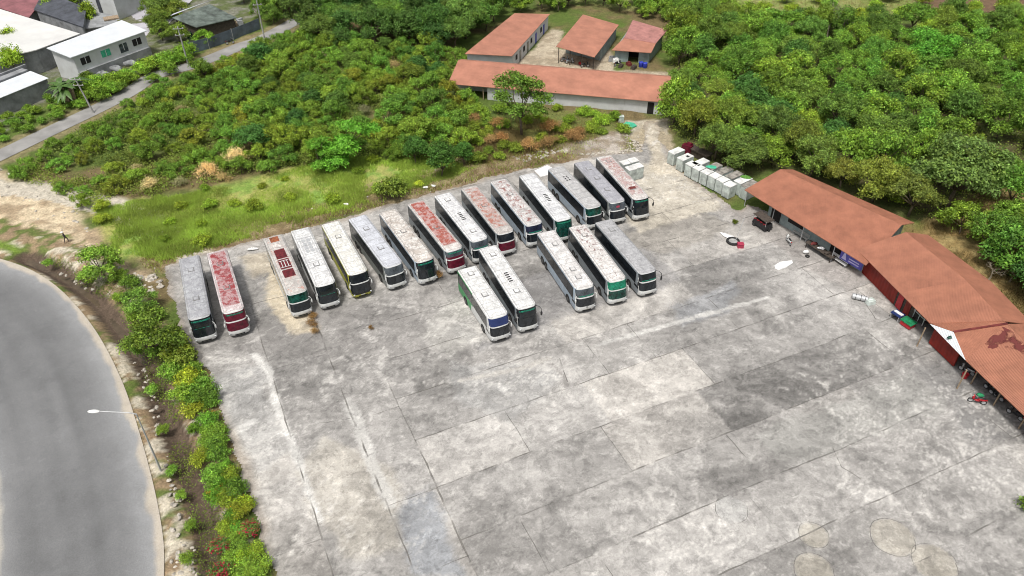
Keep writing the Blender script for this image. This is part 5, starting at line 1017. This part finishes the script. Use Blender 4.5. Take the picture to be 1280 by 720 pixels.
for _k,(_u,_v,_s,_l) in enumerate(((893,200,.8,'dark tree directly behind the middle of the grey cabins'),(925,212,.85,'bushy tree squeezed between grey cabins and shed corner'),(1012,222,.75,'olive tree behind the shed ridge near its left end'),(1090,252,.8,'yellowish tree behind the shed ridge near its right end'),(1135,270,.85,'brown green tree behind the joint of the two terracotta sheds'),(945,175,.9,'taller tree standing second behind the grey cabins'),(990,200,.8,'pale tree behind the left gable of the long shed'))): special('big',_u,_v,_s,_l,None,((.8,.9,.9),(.75,.85,.9),(1.0,.95,.9),(1.05,.98,.85),(1.0,.88,.9),(.9,1.,.9),(1.1,1.05,.9))[_k],1.,3.2)
special('bush',110,102,1.3,'low bush at the corner of the white office'); special('dry',262,222,1.3,'pale feathery dry shrub at the scrub edge above the grass',tint=(1.6,1.7,1.6)); special('dry',296,205,1.5,'tall straw coloured shrub inside the scrub edge',tint=(1.7,1.8,1.7)); special('dry',190,238,1.0,'small straw coloured shrub above the sandy ground',tint=(1.6,1.7,1.6))
special('bush',523,232,.7,'small yellowish weed clump behind the orange peeled coach',tint=(2.2,1.9,1.5))
# banana plant
def banana(u,v_,label):
    p=G(u,v_); t=empty('banana_plant',(p[0],p[1],0),0,label,'banana plant'); t.scale=(1.55,1.55,1.35); r=random.Random(u)
    g=MB(); 
    for k in range(4): a=k*1.6; g.tube([(cos(a)*.5,sin(a)*.5,-.2),(cos(a)*.7,sin(a)*.7,2.6)],[.2,.12],8)
    g.build('stem',M['wood'],t,40)
    for k in range(30):
        a=r.uniform(0,6.28); el=r.uniform(.3,1.2); L_=r.uniform(2.2,3.2); o=(cos(a*1.7)*.6,sin(a*1.7)*.6); V=[];n=8
        for q in range(n+1):
            f=q/n; rr_=L_*f*cos(el*(1-f*.3)); zz=2.4+L_*f*sin(el)-1.5*f*f*L_*.5; w=.34*math.sin(pi*min(1,f*.9+.08)); x,y=o[0]+rr_*cos(a),o[1]+rr_*sin(a)
            V+=[(x-sin(a)*w,y+cos(a)*w,zz-.08),(x,y,zz),(x+sin(a)*w,y-cos(a)*w,zz-.08)]
        g=MB(); g.add(V,[(3*q+j,3*q+j+1,3*q+j+4,3*q+j+3) for q in range(n) for j in (0,1)]); me_=g.build('frond',M['frond'],t,60)
M['frond']=mat('banana_leaf',(.075,.15,.03),.5,.3,2,rnd=True)
banana(90,130,'banana plant with arching fronds beside the lane and white office')
# masses
scrubP=W((18,224),(60,190),(125,152),(205,110),(250,93),(345,58),(350,50),(400,52),(480,58),(570,72),(590,112),(600,150),(585,178),(600,200),(560,206),(500,200),(450,196),(330,218),(230,238),(130,250),(100,262),(60,240))
GAPS=[(*G(u,v_),r_) for u,v_,r_ in ((112,222,3.5),(145,203,3.5),(262,190,3),(215,205,3),(335,180,2.8),(478,150,3),(545,125,3),(592,168,3.5),(60,235,3.5),(300,140,2.5),(405,110,2.5))]
for k,(x,y) in enumerate(scatter(scrubP,2.75,262,1,.6,AV+GAPS)):
    yy=(y-95)/60
    kind=RT.choices(('scrub','leafy','dark','dry'),(.70,.2,.07,.05))[0]; s=RT.uniform(.7,1.25)
    side='left part' if x<-45 else ('middle part' if x<-20 else 'right part')
    tint=(1.08,1.08,.9) if RT.random()<.5 else (.85,1.05,1)
    if RT.random()<.07: tint=(1.2,.95,.8)
    s*=.9
    if x<-52: s*=.82
    if x<-60 and y<128: s=RT.uniform(.5,.68); kind='scrub' if kind!='dry' else kind
    lab={'scrub':'feathery yellow green scrub tree','leafy':'rounded mid green tree','dark':'dark green tree','dry':'dry brown shrub'}[kind]+' in the %s of the scrub field behind the coaches'%side
    tree(kind,x,y,s,lab,'%s trees in the %s of the scrub field'%(kind if kind!='leafy' else 'rounded',side),tint,.92)
forestP=W((835,160),(850,180),(880,186),(950,215),(985,205),(1130,262),(1180,285),(1240,330),(1300,420),(1500,430),(1460,-30),(1300,28),(1130,38),(1000,36),(900,28),(850,30),(838,60),(842,110))
for k,(x,y) in enumerate(scatter(forestP,4.3,255,2,.6,AV)):
    far=y>140; kind=RT.choices(('leafy','big','dark','scrub'),(.5,.16,.18,.16))[0]; s={'leafy':RT.uniform(1.0,1.55),'big':RT.uniform(.62,.95),'dark':RT.uniform(.9,1.3),'scrub':RT.uniform(1.1,1.5)}[kind]
    if x>72 and y<112 and RT.random()<.55: continue
    zone='far upper' if far else ('near' if x<65 else 'right hand')
    tint=(1.1,1.15,.95) if RT.random()<.55 else (.9,1.1,1.)
    lab={'scrub':'feathery yellow green tree','leafy':'rounded bright green tree','dark':'dark green dense tree','big':'broad spreading tree'}[kind]+' in the %s part of the right wood'%zone
    tree(kind,x,y,s,lab,'%s trees in the %s part of the right wood'%({'leafy':'rounded','big':'spreading','dark':'dark','scrub':'feathery'}[kind],zone),tint)
belt=W((345,50),(560,68),(585,60),(640,12),(650,-12),(345,-25))
for x,y in scatter(belt,3.5,75,4,.6,AV):
    kind=RT.choices(('big','dark','leafy'),(.45,.3,.25))[0]; tree(kind,x,y,{'big':.9,'dark':1.35,'leafy':1.3}[kind]*RT.uniform(.85,1.15),{'big':'broad dark tree','dark':'tall dense dark tree','leafy':'bright green tree'}[kind]+' in the tree belt beyond the scrub','%s trees of the far tree belt'%kind,(.8,.95,.95))
behind=W((700,10),(760,14),(860,24),(845,75),(838,38),(780,20),(730,14))
for x,y in scatter(W((640,16),(700,4),(860,10),(900,24),(850,60),(838,30),(780,20),(735,10),(690,14)),3.4,34,5,.3,AV): tree('leafy',x,y,RT.uniform(.7,1.1),'green tree growing close behind the terracotta roofed houses','trees behind the terracotta houses',(1.1,1.15,.95))
for x,y in scatter(W((640,-22),(700,6),(860,10),(1000,26),(1130,28),(1280,30),(1290,-25)),6,48,6,.3,AV): tree('bush',x,y,RT.uniform(1.2,2.2),'low bush on the pale meadow at the upper edge','bushes on the far meadow',(1.3,1.25,.9))
town=W((98,118),(205,82),(238,70),(236,84),(200,100),(125,136),(108,128))
for x,y in scatter(town,1.9,46,7,.1): tree('bush',x,y,RT.uniform(1.2,1.9),'lush green bush in the hedge below the white office','hedge bushes below the white office',(1.,1.15,.9))
for x,y in scatter(W((0,152),(60,125),(95,122),(105,135),(60,160),(0,185)),2.2,20,8,0): tree('bush',x,y,RT.uniform(.7,1.1),'low bush between the lane and the grey building','bushes by the grey building',(.9,1.05,.9))
for x,y in scatter(W((180,30),(205,2),(240,-8),(215,18),(216,40),(232,58),(200,60)),3.2,16,9,0): tree('leafy',x,y,RT.uniform(.8,1.1),'green tree in the clump left of the mossy shed','trees left of the mossy shed')
for x,y in scatter(W((290,8),(345,-10),(345,30),(325,24)),3.4,8,12,0): tree('leafy',x,y,RT.uniform(.8,1.),'green tree beyond the right end of the sheet fence','trees beyond the sheet fence',(.9,.95,.9))
for k,(u,v_) in enumerate(((8,12),(68,28),(20,70),(24,100),(118,40),(95,20))):
    p=G(u,v_); tree('bush',p[0],p[1],1.9,'small green shrub among the town roofs, '+['in the maroon roof corner','in front of the slate roof','on the white warehouse edge','by the grey lean-to','beside the grey annex','at the slate roof middle'][k],None,(1.3,1.3,.9),1.6,z=1.5)
# ditch hedge
hedge=[(238,470),(246,492),(243,515),(255,530),(258,550),(264,570),(268,590),(274,610),(281,630),(287,650),(292,668),(297,686),(301,704),(306,722),(228,500),(240,540),(250,580),(262,625),(275,665),(283,700),(248,505),(270,560),(276,585),(290,620),(298,645),(306,668),(314,692),(320,716),(234,490),(262,600),(256,505),(268,548),(252,560),(284,600),(300,630),(286,680),(292,720),(310,735),(280,740)]
for k,(u,v_) in enumerate(hedge):
    x,y=G(u+RT.uniform(-3,3),v_+RT.uniform(-3,3)); fl=RT.random()<.3
    tree('flower' if fl else 'bush',x+.4,y,RT.uniform(.9,1.35)*(1 if v_<540 else .85),('orange flecked bush' if fl else 'green bush')+' in the hedge between ditch and yard','bushes of the hedge between ditch and yard',(1.35,1.2,.85) if RT.random()<.35 else (.9,1.05,.95))
red=crown(lobeset(4,.5,.6,.4,.55,.8),130,12,.15,.14,.1,(.07,.13,.03),.25,.4,.4,accent=((.38,.012,.05),.3)); PR['redf']=[(red,PR['bush'][0][1])]; KN['redf']=('bougainvillea','flowering bush')
for k,(u,v_) in enumerate(((278,690),(314,668),(276,722))): x,y=G(u,v_); tree('redf',x,y,1.15,'bougainvillea with crimson flowers at the lower end of the ditch hedge','bougainvillea bushes in the ditch hedge')
for k,(u,v_,s) in enumerate(((150,352,1.0),(165,360,1.2),(195,402,1.2),(215,470,1.3),(108,350,.8),(150,375,.7),(170,400,.8),(190,490,.7),(205,540,.6),(215,590,.55),(228,620,.5),(240,660,.5),(233,700,.55),(60,332,.6),(175,440,.9),(205,440,1.2))):
    x,y=G(u,v_); tree('bush',x,y,s,'low green bush on the bank of the ditch','bushes on the ditch bank',(.9,1.05,.9))
for x,y in scatter(W((590,150),(690,168),(790,165),(720,178),(640,196),(600,205)),2.0,30,14,.2,AV): k=RT.choice(('bush','dry','bush')); tree(k,x,y,RT.uniform(.7,1.3),{'bush':'low green bush','dry':'dry brown shrub'}[k]+' on rough ground between long house and coaches','%s plants between long house and coaches'%k,(1.1,1.05,.9) if k=='bush' else (1.,.8,.6))
for x,y in scatter(W((620,140),(690,138),(780,150),(770,158),(690,165),(620,160)),2.,16,15,0): tree('bush',x,y,RT.uniform(.8,1.4),'leafy bush along the foot of the long house wall','bushes along the long house wall',(1.2,1.2,.85))
for x,y in scatter(Z_['lawn'],3.,18,16,.5,AV): tree('bush',x,y,RT.uniform(.6,1.1),'low weed bush on the grass strip behind the coaches','weed bushes on the grass strip',(1.2,1.15,.8))
# bare trees
def bare(u,v_,h,label,spread=1.,name='bare_tree'):
    p=G(u,v_); t=empty(name,(p[0],p[1],0),0,label,'bare tree'); r=random.Random(int(u)); g=MB()
    def br(o,d,L_,rad,dep):
        e=o+d*L_; g.tube([o,o+d*L_*.5+np.array([r.uniform(-.1,.1) for _ in range(3)])*L_,e],[rad,rad*.75,rad*.5],5)
        if dep:
            for _ in range(3 if dep>1 else 4):
                n=d+np.array((r.uniform(-1,1)*spread,r.uniform(-1,1)*spread,r.uniform(-.3,.7))); n/=np.linalg.norm(n); br(e,n,L_*r.uniform(.55,.8),rad*.5,dep-1)
    g.cm=0; br(np.array((0,0,-.2)),np.array((.1,0,1.)),h*.35,.14,4); g.build('branches',M['deadwood'],t,60)
bare(1030,52,8,'pale bare tree in the upper right wood'); bare(1048,50,7,'second pale bare tree, right of the other in the upper wood'); bare(1235,350,3.5,'leafless fallen tree behind the red walled workshop',2.2); bare(1262,352,3.2,'leafless pale shrub right behind the workshop ridge',2.2); bare(700,162,2,'bare grey shrub right of the tall lone tree',1.6)
# ------------------------------------------------------------------ ground cover stuff
def cover(name,label,polys,n,ln,wd,zr,col,cy,clump=1,seed=1,up=.5,yard_ok=False,mode='leaf'):
    r=np.random.default_rng(seed); C=[]
    for P,w in polys:
        xs=[p[0] for p in P]; ys=[p[1] for p in P]; m=int(n*w*3); X=r.uniform(min(xs),max(xs),m); Y=r.uniform(min(ys),max(ys),m)
        k=(poly_sd(X,Y,P)+(fbm(X,Y,.4,3)-.5)*3>0)&(r.random(m)<sst(fbm(X,Y,.25,8),.3,.6))
        if not yard_ok: k&=poly_sd(X,Y,YARD)<-.3
        for Bp in BLD[:13]: k&=poly_sd(X,Y,Bp)<-.1
        k&=seg_dist(X,Y,LANE)>2.3; k&=poly_sd(X,Y,ROADP)<-.5
        X,Y=X[k][:int(n*w)],Y[k][:int(n*w)]; C.append(np.stack([X,Y],1))
    C=np.concatenate(C); C=np.repeat(C,clump,0)+r.normal(0,.18,(len(C)*clump,2)); Zc=r.uniform(0,zr,len(C)); C=np.concatenate([C,Zc[:,None]+.05],1)
    b_=(fbm(C[:,0],C[:,1],.3,seed)*1.2+.4)*r.normal(1,.2,len(C)).clip(.5,1.5); cc=np.array(col)*b_[:,None]; k=r.random(len(C))*fbm(C[:,0],C[:,1],.12,seed+4); cc=cc+np.array(cy)*k[:,None]
    if mode=='blade':
        a=r.uniform(0,6.28,len(C)); w=wd*r.uniform(.6,1.2,len(C))/2; h=ln*r.uniform(.5,1.2,len(C)); lx,ly=r.normal(0,.3,len(C))*h,r.normal(0,.3,len(C))*h; C[:,2]=-.02
        P=np.stack([C+np.stack([cos_(a)*w,sin_(a)*w,a*0],1),C-np.stack([cos_(a)*w,sin_(a)*w,a*0],1),C+np.stack([lx,ly,h],1)],1).reshape(-1,3); kk=len(C)
        me=bpy.data.meshes.new(name); me.vertices.add(len(P)); me.vertices.foreach_set('co',P.astype(np.float32).ravel()); me.loops.add(len(P)); me.loops.foreach_set('vertex_index',np.arange(len(P),dtype=np.int32)); me.polygons.add(kk); me.polygons.foreach_set('loop_start',np.arange(0,3*kk,3,dtype=np.int32)); me.update(calc_edges=True)
        at=me.color_attributes.new('col','FLOAT_COLOR','POINT'); at.data.foreach_set('color',np.repeat(np.concatenate([cc,np.ones((kk,1))],1),3,0).astype(np.float32).ravel()); me.materials.append(M['leaf'])
    else: me=leaf_mesh(name,C,np.clip(cc,.005,.6),np.zeros((len(C),3)),ln,wd,up)
    o=bpy.data.objects.new(name,me); COL.objects.link(o); return tag(o,label,name.replace('_',' '),kind='stuff')
cos_,sin_=np.cos,np.sin
cover('grass','bright green rough grass between scrub and coach row',[(Z_['lawn'],.85),(Z_['rear'],.15)],80000,.5,.09,.1,(.36,.50,.09),(.16,.12,.03),2,1,mode='blade')
cover('undergrowth','low leafy undergrowth below the scrub and the wood',[(scrubP,.5),(forestP,.5)],60000,.34,.2,1.1,(.19,.27,.05),(.18,.11,.03),3,2)
cover('dry_grass','brownish dry grass on the rough ground behind the coaches',[(Z_['dry'],.3),(Z_['rear'],.3),(Z_['weeds'],.15),(Z_['soilR'],.25),(Z_['meadow'],.18)],42000,.5,.09,.1,(.28,.22,.10),(.10,.10,.03),2,3,mode='blade')
vergeP=W((40,318),(100,352),(150,395),(178,445),(200,520),(222,590),(238,650),(250,722),(300,722),(290,640),(262,560),(240,480),(210,430),(190,380),(150,345),(80,325))
cover('verge_weeds','green weeds along both banks of the ditch',[(vergeP,1)],15000,.2,.1,.25,(.13,.21,.03),(.14,.10,.02),2,5)
g=MB(); r=random.Random(9)
def rocks(P,n,s0,s1,seed):
    r=random.Random(seed); xs=[p[0] for p in P]; ys=[p[1] for p in P]; k=0;t_=0
    while k<n and t_<n*20:
        t_+=1; x,y=r.uniform(min(xs),max(xs)),r.uniform(min(ys),max(ys))
        if inpoly(x,y,P)<0 or inpoly(x,y,YARD)>-.1: continue
        s=r.uniform(s0,s1); g.blob((x,y,s*.15),(s*r.uniform(.8,1.6),s,s*.6),r.randrange(999),.18,7,4,rz=r.uniform(0,3)); k+=1
rocks(Z_['rubble'],420,.12,.5,1); rocks(W((640,196),(700,182),(700,190),(650,208)),80,.15,.5,2); rocks(W((205,560),(222,590),(238,650),(250,722),(215,722),(212,650)),55,.12,.5,3); rocks(W((165,450),(192,470),(205,540),(196,545),(185,500)),30,.12,.45,4); rocks(Z_['sand'],130,.15,.6,5); rocks(Z_['rear'],50,.1,.3,6); rocks(W((130,340),(200,345),(205,370),(160,360)),50,.2,.9,7)
tag(g.build('rubble',M['rock'],None,40),'pale broken rubble and stones','rubble',kind='stuff')
# small weeds in yard cracks
x,y=G(393,405); AVv=[]
for k,(u,v_,s) in enumerate(((392,398,.55),(391,408,.6),(394,417,.45),(464,412,.35),(918,279,.5),(549,348,.6))): x,y=G(u,v_); tree('dry' if k not in (4,) else 'bush',x,y,s*.8,'small dry weed tuft growing in the yard concrete','weed tufts in the yard concrete',(.6,.5,.33),z=0)
print('TREES',NT,'objects',len(bpy.data.objects))
# ------------------------------------------------------------------ light, sky, camera
w=bpy.data.worlds.new('World'); S.world=w; w.use_nodes=True; N=w.node_tree.nodes; L=w.node_tree.links; bg=N['Background']
SE,SR=R(66),R(205)
sky=N.new('ShaderNodeTexSky'); sky.sky_type='NISHITA'; sky.sun_disc=False; sky.sun_elevation=SE; sky.sun_rotation=SR; sky.air_density=1.; sky.dust_density=6.; sky.ozone_density=1.
hs=N.new('ShaderNodeHueSaturation'); hs.inputs['Saturation'].default_value=.28; L.new(sky.outputs[0],hs.inputs['Color']); L.new(hs.outputs[0],bg.inputs[0]); bg.inputs[1].default_value=.115
sl=bpy.data.lights.new('sun','SUN'); sl.energy=2.6; sl.angle=R(8); sl.color=(1,.96,.89); so=bpy.data.objects.new('sun',sl); COL.objects.link(so)
from mathutils import Vector,Matrix
sdir=Vector((sin(SR)*cos(SE),cos(SR)*cos(SE),sin(SE))); so.rotation_euler=sdir.to_track_quat('Z','Y').to_euler()
cam=bpy.data.cameras.new('camera'); co=bpy.data.objects.new('camera',cam); COL.objects.link(co); S.camera=co
cam.sensor_width=36; cam.lens=36*FPX/1280; cam.clip_end=4000; cam.clip_start=1
# axes: forward/up/right with roll
fw=Vector((0,cos(PITCH),-sin(PITCH))); up=Vector((0,sin(PITCH),cos(PITCH))); rt=Vector((1,0,0))
c_,s_=cos(ROLL),sin(ROLL); r2=rt*c_+up*s_*1; u2=up*c_-rt*s_*1
mt=Matrix((r2,u2,-fw)).transposed().to_4x4(); mt.translation=Vector((0,0,CAMH)); co.matrix_world=mt
S.render.engine='CYCLES'; S.cycles.pixel_filter_type='BLACKMAN_HARRIS'; S.cycles.filter_width=1.05; S.render.filter_size=1.05; S.cycles.use_denoising=True; S.cycles.max_bounces=6; S.cycles.transparent_max_bounces=6; S.cycles.diffuse_bounces=3; S.cycles.use_adaptive_sampling=True; S.cycles.adaptive_threshold=.02
S.view_settings.view_transform='Standard'; S.view_settings.look='None'; S.view_settings.exposure=.16; S.view_settings.gamma=1
